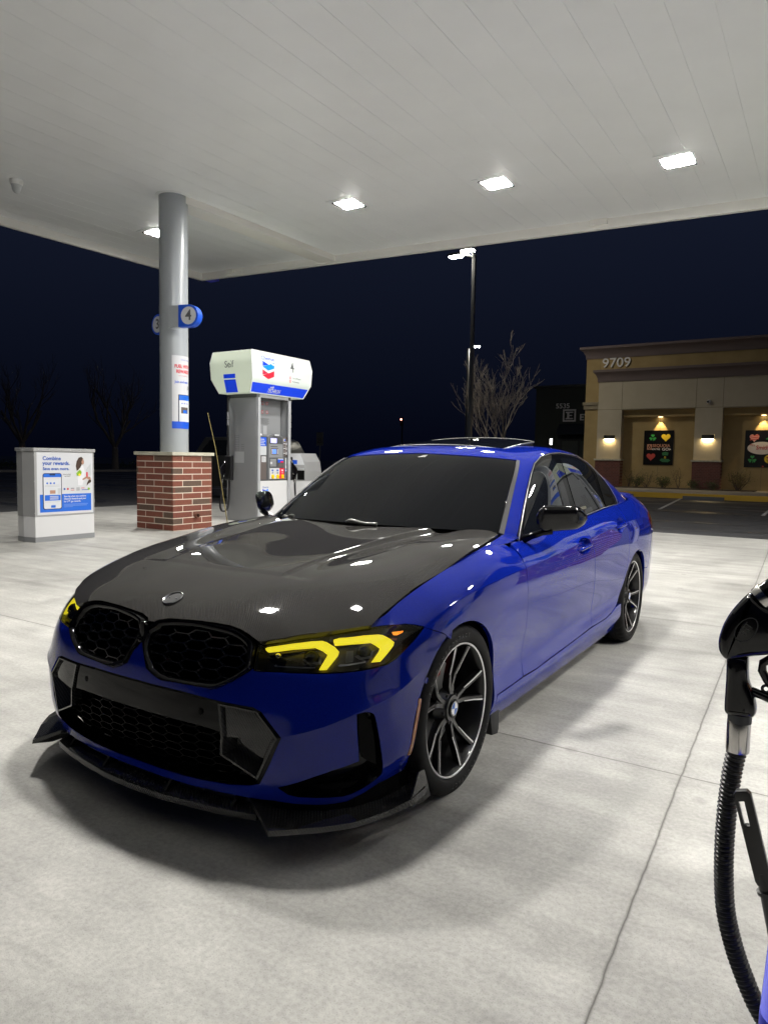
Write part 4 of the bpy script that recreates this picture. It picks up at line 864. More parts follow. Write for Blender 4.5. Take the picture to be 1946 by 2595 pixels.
    for sx in (1, -1):
        for yc, zc in ((0, .325), (2.851, .325)):
            mb = MB(); rows = []
            for x in (.855, .56): rows.append([(sx * x, yc + .362 * math.cos(t), zc + .362 * math.sin(t)) for t in np.linspace(R(192), R(-12), 25)])
            mb.grid(rows, flip=sx < 0); mb.add([(sx * .56, yc - .37, .1), (sx * .56, yc + .37, .1), (sx * .56, yc + .37, .70), (sx * .56, yc - .37, .70)], [(0, 1, 2, 3)]); mb.build('wheel_well', 'void_black', car)
        mb = MB(); mb.prism([(.345, .42), (.40, .42), (.435, .37), (.455, .30), (.458, .10), (.447, .085), (.39, .095), (.37, .16)], .80, .866, Matrix(((0, 0, sx, 0), (1, 0, 0, 0), (0, 1, 0, 0), (0, 0, 0, 1))), .006); mb.build('mud_flap', 'matt_black', car, smooth=30)
    # --- wheels
    TX = Matrix(((0, 0, 1, 0), (0, -1, 0, 0), (1, 0, 0, 0), (0, 0, 0, 1)))
    def W(r, a, z): return Vector((z, r * math.sin(a), r * math.cos(a)))
    KR = 1.075
    mb = MB(); mb.lathe([(r_ * KR, z_) for r_, z_ in ((.2335, .098), (.229, .092), (.222, .075), (.214, .03), (.205, -.06), (.225, -.095))], 72, TX)
    mb.lathe([(.052, .070), (.050, .076), (.036, .078), (.036, .07)], 40, TX); mb.lathe([(.075, .03), (.062, .055), (.052, .070)], 40, TX)
    sil = MB()
    for k in range(5):
        th = R(10 + 72 * k)
        for sg in (1, -1):
            cl = [(.048, 4.5, .068, .024), (.085, 7.5, .060, .021), (.132, 9.5, .063, .020), (.19, 11.6, .078, .020), (.236 * KR, 13.4, .094, .023)]
            P = [(W(r, th + sg * R(a), z), w) for r, a, z, w in cl]; rows = []
            for i, (p, w) in enumerate(P):
                d = (P[min(i + 1, 4)][0] - P[max(i - 1, 0)][0]).normalized(); s_ = d.cross(Vector((1, 0, 0))).normalized()
                dep = .030 if i < 2 else .026
                rows.append([p + s_ * w * .5 * q + Vector((-dd, 0, 0)) for q, dd in ((-.75, 0), (.75, 0), (1, .006), (.8, dep), (-.8, dep), (-1, .006))])
            mb.grid([[tuple(q) for q in r] for r in rows], closed=True, flip=True)
            rr = []
            for i in (2, 3, 4):
                p, w = P[i]; d = (P[min(i + 1, 4)][0] - P[i - 1][0]).normalized(); s_ = d.cross(Vector((1, 0, 0))).normalized() * sg; t0 = .62 if i == 2 else .38
                rr.append([p + s_ * w * .5 * t0 * .9 + Vector((.0012, 0, 0)), p + s_ * w * .5 * .92 + Vector((.0006, 0, 0))])
            sil.grid([[tuple(q) for q in r] for r in rr], flip=sg > 0); sil.grid([[tuple(q - Vector((.002, 0, 0))) for q in r] for r in rr], flip=sg < 0)
        # web where the pair meets the hub
        w_ = [W(.05, th - R(13), .066), W(.05, th + R(13), .066), W(.105, th + R(7), .052), W(.105, th - R(7), .052)]; mb.add(w_, [(0, 1, 2, 3), (3, 2, 1, 0)])
    sil.lathe([(r_ * KR, z_) for r_, z_ in ((.2345, .098), (.2368, .1005), (.2400, .101), (.2425, .098))], 96, TX)
    ty = MB(); n_ = 180; prof = [(.2605, .095), (.264, .104), (.275, .1105), (.290, .1125), (.306, .110), (.318, .1035), (.3255, .094), (.3295, .082), (.331, .066), (.331, .058), (.324, .056), (.324, .046), (.331, .044), (.3315, .022), (.3245, .020), (.3245, .010), (.3315, .008), (.3315, -.008), (.3245, -.010), (.3245, -.020), (.3315, -.022), (.331, -.044), (.324, -.046), (.324, -.056), (.331, -.058), (.331, -.066), (.3295, -.082), (.3255, -.094), (.318, -.1035), (.306, -.110), (.290, -.1125), (.275, -.110), (.2605, -.095)]
    rows = []
    for i in range(n_):
        a = 2 * math.pi * i / n_; cut = (i % 5 == 0); row = []
        for r, z in prof:
            rr = r - (.005 if cut and .055 < abs(z) < .1 and r > .318 else 0); row.append(tuple(W(rr, a + (.5 * z), z)))
        rows.append(row)
    ty.grid(rows + [rows[0]], flip=True)
    tl_ = MB()
    for word, a0 in (('EXTREMECONTACT', -62), ('EXTREMECONTACT', 118)):
        for i, ch in enumerate(word):
            a = R(a0 + i * 5.6); p = W(.290, a, .1126); up = W(1, a, 0); tl_.text(ch, .022, F3(p, up.cross(Vector((1, 0, 0))), up), .0008)
    def wheel(x, y, rz, first=None):
        if first is None:
            w = mb.build('wheel', 'rim_black', car, smooth=35); sil.build('rim_edge', 'rim_silver', w, smooth=40); ty.build('tyre', 'tyre', w, smooth=40); tl_.build('tyre_lettering', 'tyre_letter', w)
            c = MB(); c.lathe([(.036, .072), (.036, .082), (.033, .0845), (.0245, .0845)], 36, TX); c.build('hub_cap', 'gloss_black', w, smooth=50)
            for q in range(4):
                c = MB(); a0 = R(90 * q + 8); c.add([tuple(W(0, 0, .0846))] + [tuple(W(.0240, a0 + R(90) * i / 8, .0846)) for i in range(9)], [tuple([0] + [i + 1, i + 2]) for i in range(8)] + [tuple([0] + [i + 2, i + 1]) for i in range(8)]); c.build('roundel_quarter', 'roundel_blue' if q % 2 else 'white_paint', w)
            c = MB(); c.lathe([(.0245, .0847), (.026, .0852), (.0275, .0847)], 36, TX); c.build('roundel_ring', 'chrome', w, smooth=60)
            c = MB(); c.lathe([(.06, -.005), (.172, -.005), (.172, -.03), (.06, -.03)], 60, TX); c.build('brake_disc', 'disc', w, smooth=30)
            c = MB(); rows = [[tuple(W(r, R(a), z)) for a in np.linspace(-42, -2, 9)] for r, z in ((.125, .020), (.178, .020), (.186, .010), (.186, -.04), (.125, -.04))]; c.grid(rows); c.grid([[r[0] for r in rows], [r[0] for r in rows]]); c.build('brake_caliper', 'brake_red', w, smooth=30)
            b_ = MB(); [b_.tube([tuple(W(.040 + .018, R(72 * k + 46), .060)), tuple(W(.040 + .018, R(72 * k + 46), .068))], .007, 6) for k in range(5)]; b_.build('wheel_bolts', 'matt_black', w)
        else:
            w = first.copy(); COL.objects.link(w)
            for ch in first.children: d_ = ch.copy(); COL.objects.link(d_); d_.parent = w
        w.parent = car; w.location = (x, y, .331); w.rotation_euler = (0, 0, rz); return w
    w0 = wheel(.785, 0, 0); wheel(.782, 2.851, 0, w0).rotation_euler = (R(-22), 0, 0)
    wheel(-.785, 0, math.pi, w0); wheel(-.782, 2.851, math.pi, w0)
    return car
# ---------------------------------------------------------------- fuel station
ISL_L, ISL_R = -8.03, 2.62
def ceil_z(x, y): return 5.86 - .03 * (x + 7.96) + .017 * (y - 6.35)
EYX = lambda o: F3(o, (0, 1, 0), (0, 0, 1))          # a face looking along +x
def sheet(mb, pts, T, t=.0012):
    """flat printed shape of thickness t in the local plane of T"""
    pts = ccw(pts); return mb.prism([tuple(p) for p in pts], 0, t, T)
def rect(x0, x1, y0, y1, r=0, n=5):
    if not r: return [(x0, y0), (x1, y0), (x1, y1), (x0, y1)]
    o = []
    for cx, cy, a in ((x1 - r, y0 + r, -90), (x1 - r, y1 - r, 0), (x0 + r, y1 - r, 90), (x0 + r, y0 + r, 180)):
        o += [(cx + r * math.cos(R(a + 90 * i / n)), cy + r * math.sin(R(a + 90 * i / n))) for i in range(n + 1)]
    return o
def disc(cx, cy, rx, ry=None, n=24): return [(cx + rx * math.cos(2 * math.pi * i / n), cy + (ry or rx) * math.sin(2 * math.pi * i / n)) for i in range(n)]
def chevrons(cx, cy, w, h):
    """two stacked V shapes, each with a folded darker half"""
    s = h / .34; hw = w / 2; t = .115 * s; d = .062 * s; out = []
    for y, hi, lo in ((cy + h / 2, 'chev_blue', 'chev_deep'), (cy + h / 2 - .170 * s, 'chev_red', 'chev_maroon')):
        out.append((hi, [(cx - hw, y - t), (cx, y - t - d), (cx + hw, y - t), (cx + hw, y), (cx, y - d)]))
        out.append((lo, [(cx - hw, y), (cx, y - d), (cx - hw, y - t + .012 * s)]))
    return out
def ground_and_canopy():
    mb = MB(); mb.add([(-400, -120, -.05), (400, -120, -.05), (400, 500, -.05), (-400, 500, -.05)], [(0, 1, 2, 3)]); struct(mb.build('asphalt_ground', 'asphalt'))
    mb = MB(); mb.box(-13.35, 14, -6.2, 11.75, -.3, 0, .004); struct(mb.build('concrete_slab', 'concrete'))
    # canopy with a panelled ceiling
    can = thing('station_canopy', 'white panelled canopy roof over the fuel pumps', 'canopy', (0, 0, 0))
    x0, x1, y0, y1 = -12.0, 10.0, -5.6, 10.82; xs = []; x = x0
    while x < x1:
        xs += [(x, 0), (x + .4005, 0), (x + .4012, .006), (x + .4033, .006)]; x += .404
    for yy0, yy1 in ((y0, y1),):
        mb = MB(); mb.grid([[(x, y, ceil_z(x, y) + d) for x, d in xs] for y in (yy0, 0, yy1)]); mb.build('ceiling_panels', 'canopy_white', can)
    mb = MB(); 
    for (ax, ay, bx, by) in ((x0 - .1, y1, x1, y1 + .10), (x0 - .1, y0, x0, y1)):
        zs = [ceil_z(ax, ay), ceil_z(bx, ay), ceil_z(bx, by), ceil_z(ax, by)]; P = [(ax, ay), (bx, ay), (bx, by), (ax, by)]
        mb.add([(x, y, z - .17) for (x, y), z in zip(P, zs)] + [(x, y, z + .75) for (x, y), z in zip(P, zs)], [(3, 2, 1, 0), (4, 5, 6, 7), (0, 1, 5, 4), (1, 2, 6, 5), (2, 3, 7, 6), (3, 0, 4, 7)])
    mb.build('fascia', 'canopy_beam', can)
    mb = MB(); P = [(x0 - .2, y0), (x1, y0), (x1, y1 + .2), (x0 - .2, y1 + .2)]; mb.add([(x, y, ceil_z(x, y) + .8) for x, y in P], [(0, 1, 2, 3), (3, 2, 1, 0)]); mb.build('canopy_top', 'canopy_dark', can)
    mb = MB(); mb.add([(x0 - .101, y1 + .101, ceil_z(x0, y1) - .14), (x0 - .101, y1 + .35, ceil_z(x0, y1) - .14), (x0 - .101, y1 + .35, ceil_z(x0, y1) + .0), (x0 - .101, y1 + .101, ceil_z(x0, y1))], [(0, 1, 2, 3), (3, 2, 1, 0)]); mb.box(x0 - .02, x0 + .28, y1 + .102, y1 + .32, ceil_z(x0, y1) - .165, ceil_z(x0, y1) - .1); mb.build('fascia_strip', 'fascia_blue', can)
    for xb in (-7.93, ISL_R + .07):
        mb = MB(); ya, yb = 6.35, y1; a, b = xb - .24, xb + .20
        P = [(a, ya), (b, ya), (b, yb), (a, yb)]; mb.add([(x, y, ceil_z(x, y) - .13) for x, y in P] + [(x, y, ceil_z(x, y) + .02) for x, y in P], [(3, 2, 1, 0), (0, 1, 5, 4), (1, 2, 6, 5), (2, 3, 7, 6), (3, 0, 4, 7)]); mb.build('ceiling_beam', 'canopy_beam', can)
    for xq in (-10.6, -8.9, -4.3, .75):
        z = ceil_z(xq, y1); mb = MB(); mb.box(xq - .01, xq + .01, y1 - .012, y1, z - .168, z + .0); mb.build('fascia_joint', 'canopy_beam', can)
    for xq in (-11.0, -1.75): 
        z = ceil_z(xq, y1) - .06; mb = MB(); mb.box(xq - .15, xq + .15, y1 - .07, y1 - .001, z - .05, z + .05, .004); mb.build('drain_box', 'canopy_beam', can)
    # recessed lamps
    n = 0
    spots = [(-10.05, 7.75, 'beside the round column'), (-5.38, 8.05, 'above the fuel pump'), (-2.68, 8.28, 'in the middle of its row'), (-.02, 8.62, 'above the tail of the car')]
    spots += [(x, 1.0, None) for x in (-2.68, -.02, 4.6, 7.3)] + [(5.2, 8.4, None), (7.9, 8.4, None)]
    first = None
    for x, y, where in spots:
        z = ceil_z(x, y)
        if first is None:
            t = thing('canopy_light', '', 'ceiling light', (x, y, z), 0, 'canopy lights'); first = t
            mb = MB(); mb.box(-.30, .30, -.30, .30, -.012, -.002, .003); mb.build('frame', 'canopy_white', t)
            mb = MB(); lo = rect(-.195, .195, -.195, .195, .04); hi = rect(-.20, .20, -.20, .20, .04); mb.grid([[(p[0], p[1], -.0125) for p in hi], [(p[0] * .99, p[1] * .99, -.0135) for p in hi], [(p[0], p[1], -.0145) for p in lo]], closed=True); mb.f.append(tuple(range(len(mb.v) - len(lo), len(mb.v)))); mb.mi.append(0); mb.build('lens', 'lamp_lens', t)
            mb = MB(); mb.tube([(-.215, -.215, -.02), (.215, -.215, -.02), (.215, .215, -.02), (-.215, .215, -.02)], .012, 6, closed=True); mb.build('bezel', 'chrome', t)
        else:
            t = first.copy(); COL.objects.link(t); t.location = (x, y, z)
            for ch in first.children: c = ch.copy(); COL.objects.link(c); c.parent = t
        t['label'] = 'square glowing canopy light ' + where if where else 'square glowing canopy light out of view above the drive lane'
    # dome camera
    t = thing('security_camera', 'small white dome camera hanging from the canopy ceiling', 'camera', (-9.75, 4.55, ceil_z(-9.75, 4.55)))
    mb = MB(); mb.lathe([(0, -.002), (.10, -.002), (.105, -.02), (.10, -.07), (.085, -.085)], 32); mb.build('mount', 'white_paint', t, smooth=40)
    mb = MB(); mb.lathe([(.085, -.085), (.075, -.11), (.07, -.15), (.055, -.19), (.03, -.213), (0, -.22)], 32); mb.build('dome', 'paper_grey', t, smooth=60)
def brick_column(x, y, main=True):
    """brick plinth 0.94 x 0.9 m with a stone cap"""
    t = thing('brick_plinth', 'red brick plinth with stone cap under the round grey column' if main else 'red brick plinth with stone cap beyond the parked car, seen only in reflections', 'plinth', (x, y, 0))
    w, d, h = .473, .45, 1.315; rng = random.Random(4 if main else 9)
    mb = MB(); mb.box(-w + .003, w - .003, -d + .003, d - .003, 0, h); mb.build('mortar_core', 'mortar', t)
    cs = 12; ch = h / cs; mt = .0145
    mb = MB(); names = ['brick_%d' % i for i in range(5)]
    def run(face, length):
        for r in range(cs):
            z0 = r * ch + mt / 2; z1 = (r + 1) * ch - mt / 2; bl = length / 2.05; s = -length / 2 - (0 if (r + face) % 2 else bl / 2)
            while s < length / 2 - .01:
                a, b = max(s, -length / 2), min(s + bl, length / 2)
                a += mt / 2 if a > -length / 2 + .001 else 0; b -= mt / 2 if b < length / 2 - .001 else 0
                mb.cur = rng.choices(range(5), (4, 3, 3, 3, 2))[0]; q = rng.uniform(-.0008, .0008)
                if b - a > .02:
                    if face == 0: mb.box(a, b, -d - q, -d + .05, z0, z1, .002)
                    elif face == 1: mb.box(w - .05, w + q, a, b, z0, z1, .002)
                    elif face == 2: mb.box(a, b, d - .05, d + q, z0, z1, .002)
                    else: mb.box(-w - q, -w + .05, a, b, z0, z1, .002)
                s += bl
    run(0, 2 * w); run(1, 2 * d - .1 + .1); run(2, 2 * w); run(3, 2 * d)
    mb.build('bricks', names, t)
    mb = MB(); mb.box(-w - .035, w + .035, -d - .035, d + .035, h + .001, h + .056, .006); mb.build('cap', 'cap_stone', t)
    if main:
        mb = MB(); mb.tube([(w - .01, .07, .255), (w + .055, .07, .245)], .045, 16, cap=False); mb.tube([(w - .01, .07, .255), (w + .05, .07, .246)], .034, 16, cap=False); mb.lathe([(.045, 0), (.034, 0)], 16, F3((w + .055, .07, .245), (0, 1, 0), (0, 0, 1))); mb.build('drain_pipe', 'rust_pipe', t, smooth=50)
    c = thing('canopy_column', 'round grey steel column on the brick plinth holding up the canopy' if main else 'round grey steel column on the far brick plinth, seen only in reflections', 'column', (x, y, h + .056))
    H = ceil_z(x, y) - h - .056; mb = MB(); mb.lathe([(.247, 0), (.247, 1.2), (.247, H - .001)], 72); mb.build('shaft', 'column_grey', c, smooth=40)
    mb = MB(); mb.lathe([(.25, H - .02), (.30, H - .02), (.30, H - .0005)], 64); mb.build('collar', 'canopy_white', c, smooth=30)
    # printed poster wrapped round it
    ps = thing('column_poster', 'rewards poster wrapped around the round grey column' if main else 'rewards poster wrapped around the far grey column, seen only in reflections', 'poster', (x, y, 0))
    rad = .2485; a0 = R(-50 if main else -190); z0, z1 = 1.79, 3.07; Wd = .46
    def wrap(src, lift):
        o = MB(); o.f = list(src.f); o.mi = list(src.mi); o.v = [((rad + lift + max(0, pz)) * math.cos(a0 + px / rad), 0, 0) and ((rad + lift + max(0, pz)) * math.cos(a0 + px / rad), (rad + lift + max(0, pz)) * math.sin(a0 + px / rad), z0 + py) for px, py, pz in src.v]; return o
    def strip(xa, xb, ya, yb):
        q = MB(); n = max(2, int((xb - xa) / .02)); q.grid([[(xa + (xb - xa) * i / n, yy, 0) for i in range(n + 1)] for yy in (ya, yb)]); return q
    Hh = z1 - z0; wrap(strip(0, Wd, 0, Hh), 0).build('sheet', 'paper', ps, smooth=40)
    I = Matrix.Identity(4); Tt = lambda px, py: Matrix.Translation((px, py, 0))
    wrap(strip(.0, Wd, .0, .125), .0015).build('blue_band', 'sign_blue', ps, smooth=40)
    wrap(MB().text('FUEL WITH', .083, Tt(.045, 1.09), .0003, 'LEFT', .003, .78).text('REWARDS', .083, Tt(.075, 1.0), .0003, 'LEFT', .003, .78), .0016).build('heading', 'ink_red', ps)
    wrap(MB().text('Join and save', .062, Tt(.05, .82), .0003, 'LEFT', .001, .85).text('Chevron Rewards', .03, Tt(.16, 1.21), .0003, 'LEFT'), .0016).build('lettering', 'sign_blue', ps)
    wrap(MB().text('Earn on every fill-up', .022, Tt(.12, .93), .0003, 'LEFT'), .0016).build('small_print', 'ink_red', ps)
    q = MB(); 
    for k, (a_, b_) in enumerate(((.31, .46), (.31, .43), (.31, .46))): q = join_mb(q, strip(a_, b_, .745 - k * .022, .753 - k * .022))
    wrap(q, .0016).build('small_print', 'ink_grey', ps)
    wrap(strip(.11, .46, .125, .60), .0014).build('phone_edge', 'phone_black', ps, smooth=40); wrap(strip(.125, .455, .125, .53), .0022).build('phone_screen', 'pale', ps, smooth=40); wrap(strip(.125, .455, .50, .59), .0024).build('phone_header', 'app_blue', ps, smooth=40)
    q = MB(); [q.prism(disc(.18 + k * .05, .445, .011), 0, .0003) for k in range(4)]; wrap(q, .0026).build('phone_icons', 'sign_blue', ps)
    wrap(strip(.16, .33, .27, .38), .0026).build('phone_photo', 'pump_brown', ps); wrap(strip(.20, .30, .275, .33), .0029).build('phone_photo', 'app_blue', ps)
    if main:
        # flag signs with the pump numbers
        for num, cx, cy, z, yaw, col, side in (('4', .70, -.26, 3.68, R(14), 'rounded blue sign numbered four standing out in front of the grey column', 1), ('3', -.51, .12, 3.70, R(-6), 'rounded blue sign numbered three half hidden behind the grey column', -1)):
            s = thing('pump_number_sign', col, 'sign', (x + cx, y + cy, z), yaw)
            T = F3((0, 0, 0), (1, 0, 0), (0, 0, 1)); r = .185; w0 = .20
            out = [(-side * w0, -r), ] + [(side * r * math.cos(R(a)), r * math.sin(R(a))) for a in np.linspace(-90, 90, 20)] + [(-side * w0, r)]
            mb = MB(); mb.prism([tuple(p) for p in ccw(np.array(out))], -.09, .05, T, .006); mb.build('case', 'fascia_blue' if 0 else 'sign_blue', s, smooth=30)
            mb = MB(); sheet(mb, disc(0, 0, .148, n=40), T @ Matrix.Translation((0, 0, .0505))); mb.build('face', 'paper', s)
            MB().text(num, .245, T @ Matrix.Translation((.0, 0, .0525)), .001, bold=.004).build('number', 'ink_grey', s)
            b_ = MB(); b_.box(-side * w0 - .004 if side < 0 else -w0 - .20, -side * w0 + .20 if side < 0 else -w0 + .004, -.048, .085, -r + .004, r - .004); b_.build('bracket', 'column_grey', s)
def poster_art(t, o, W, H):
    """flat printed advert on a face looking along +x, o = lower corner"""
    T = EYX(o)
    def P(m, pts, lift, name): mb = MB(); sheet(mb, pts, T @ Matrix.Translation((0, 0, lift))); return mb.build(name, m, t)
    P('paper', rect(0, W, 0, H), 0, 'poster_sheet')
    X = lambda u: u * W; Y = lambda v: v * H
    P('topper_blue' if 0 else 'app_blue', rect(X(.045), X(.965), Y(.04), Y(.325)), .0014, 'blue_band')
    def TX(s, size, u, v, m, name='lettering', bold=0, al='LEFT', sx=1):
        MB().text(s, size, T @ Matrix.Translation((X(u), Y(v), .0032)), .0004, al, bold, sx).build(name, m, t)
    TX('Combine', .078, .10, .90, 'ink_blue', 'heading', .0022); TX('your rewards.', .078, .10, .823, 'ink_blue', 'heading', .0022, sx=.98); TX('Save even more.', .062, .10, .735, 'ink_blue', 'heading', .0018, sx=1.03)
    TX('Scan to find', .027, .45, .645, 'ink_grey', 'small_print'); TX('out how!', .027, .475, .615, 'ink_grey', 'small_print')
    TX('Save big when you combine', .036, .46, .285, 'paper', 'lettering', .001, sx=.93); TX('Chevron Rewards and your', .036, .46, .243, 'paper', 'lettering', .001, sx=.93); TX('for U\u2122 gas rewards.', .036, .46, .20, 'paper', 'lettering', .001, sx=.93)
    for v0, v1, u1 in ((.145, .162, .90), (.122, .138, .88), (.105, .116, .62)): P('soft_blue', rect(X(.46), X(u1), Y(v0), Y(v1)), .0030, 'small_print')
    # phone
    P('phone_black', rect(X(.095), X(.425), Y(.085), Y(.665), .035), .0030, 'phone_edge'); P('pale', rect(X(.108), X(.412), Y(.095), Y(.655), .028), .0044, 'phone_screen')
    P('app_blue', rect(X(.108), X(.412), Y(.60), Y(.655), .012), .0058, 'phone_header'); P('phone_black', rect(X(.21), X(.31), Y(.630), Y(.652), .009), .0072, 'phone_header'); P('app_blue', rect(X(.125), X(.40), Y(.225), Y(.315)), .0058, 'phone_banner')
    mb = MB(); [sheet(mb, disc(X(.17 + .06 * k), Y(.505), .014), T @ Matrix.Translation((0, 0, .0058))) for k in range(3)]; mb.build('phone_icons', 'app_blue', t)
    P('skin', rect(X(.215), X(.31), Y(.335), Y(.39)), .0058, 'phone_photo'); P('paper_grey', rect(X(.35), X(.412), Y(.33), Y(.42)), .0058, 'phone_photo'); P('app_blue', rect(X(.23), X(.31), Y(.11), Y(.15), .008), .0058, 'phone_button')
    for v in (.57, .47, .45, .20): P('paper_grey', rect(X(.13), X(.38), Y(v), Y(v + .008)), .0058, 'phone_text')
    for v in (.285, .262, .243): P('paper', rect(X(.21), X(.36), Y(v), Y(v + .010)), .0072, 'phone_text')
    # shopper
    P('hair', [(X(.70), Y(.70)), (X(.685), Y(.78)), (X(.70), Y(.86)), (X(.74), Y(.92)), (X(.79), Y(.935)), (X(.825), Y(.90)), (X(.81), Y(.86)), (X(.79), Y(.80)), (X(.77), Y(.76)), (X(.73), Y(.72))], .0030, 'shopper_hair')
    P('skin', [(X(.81), Y(.905)), (X(.83), Y(.88)), (X(.838), Y(.85)), (X(.83), Y(.815)), (X(.80), Y(.80)), (X(.79), Y(.85))], .0031, 'shopper_face')
    P('shirt_white', [(X(.76), Y(.78)), (X(.82), Y(.79)), (X(.85), Y(.68)), (X(.84), Y(.58)), (X(.80), Y(.46)), (X(.72), Y(.46)), (X(.71), Y(.60))], .0026, 'shopper_shirt')
    P('skin', [(X(.80), Y(.565)), (X(.87), Y(.605)), (X(.95), Y(.60)), (X(.965), Y(.555)), (X(.93), Y(.55)), (X(.88), Y(.575)), (X(.81), Y(.545))], .0042, 'shopper_arm')
    P('leaf_green', [(X(.70), Y(.62)), (X(.69), Y(.66)), (X(.73), Y(.70)), (X(.76), Y(.72)), (X(.79), Y(.68)), (X(.78), Y(.64)), (X(.74), Y(.62))], .0046, 'groceries')
    P('art_yellow', disc(X(.75), Y(.635), .02), .0060, 'groceries'); P('ink_red', rect(X(.875), X(.905), Y(.60), Y(.68), .006), .0040, 'drink'); P('hair', [(X(.92), Y(.55)), (X(.965), Y(.55)), (X(.965), Y(.51)), (X(.92), Y(.49)), (X(.88), Y(.45)), (X(.89), Y(.50))], .0044, 'fuel_nozzle')
    P('paper_grey', [(X(.88), Y(.72)), (X(.965), Y(.83)), (X(.965), Y(.62)), (X(.90), Y(.62))], .0020, 'car_body')
    for k, (u, v, m) in enumerate(((.47, .405, 'ink_blue'), (.53, .405, 'ink_red'), (.60, .415, 'ink_grey'), (.70, .415, 'ink_grey'), (.79, .415, 'ink_red'), (.60, .385, 'ink_red'), (.70, .385, 'ink_grey'), (.80, .385, 'ink_blue'), (.86, .385, 'ink_blue'))):
        P(m, rect(X(u - .012), X(u + (.018 if k < 2 else .05)), Y(v - (.015 if k < 2 else .005)), Y(v + (.015 if k < 2 else .005)), .002), .0030, 'partner_logo')
    P('leaf_green', disc(X(.92), Y(.40), .02), .0030, 'partner_logo')
def ad_cabinet(x, y, label):
    """x: front face, y: lower end"""
    t = thing('advert_cabinet', label, 'cabinet', (x, y, 0)); W = .98; D_ = .45
    fp = [(0, 0), (0, W), (-D_, W), (-D_, 0), (-D_ * .55, -.035)]
    mb = MB(); mb.prism([tuple(p) for p in ccw(np.array(fp))], .375, 1.335, None, .006); mb.build('body', 'galv', t)
    g = [(p[0] - (.004 if p[0] > -.1 else -.004), p[1] + (.004 if p[1] < .5 else -.004)) for p in fp]
    mb = MB(); mb.prism([tuple(p) for p in ccw(np.array(g))], .075, .3745, None, .004); mb.build('lower_panel', 'pump_white', t)
    g2 = [(p[0] + .004, p[1]) for p in fp]; mb = MB(); mb.prism([tuple(p) for p in ccw(np.array(fp))], 0, .0748, None, .003); mb.build('base', 'pump_grey', t)
    mb = MB(); q = [(p[0] + (.015 if p[0] > -.1 else -.015), p[1] + (-.015 if p[1] < .5 else .015)) for p in fp]; mb.prism([tuple(p) for p in ccw(np.array(q))], 1.3352, 1.385, None, .008); mb.build('lid', 'galv', t)
    mb = MB(); [mb.sphere((.012, .06 + k * .17, 1.36), .008, 8, 6) for k in range(6)]; [mb.sphere((.0, -.006, z), .006, 8, 6) for z in (.43, .9, 1.28)]; mb.build('rivets', 'satin_metal', t, smooth=60)
    poster_art(t, (.002, .035, .40), .92, .925)
    return t
def topper_x(z): return float(np.interp(z, [2.57, 2.85, 3.17, 3.385], [.41, .555, .562, .515]))
def topper_y(z): return float(np.interp(z, [2.57, 2.85, 3.17, 3.385], [.83, .91, .935, .90]))
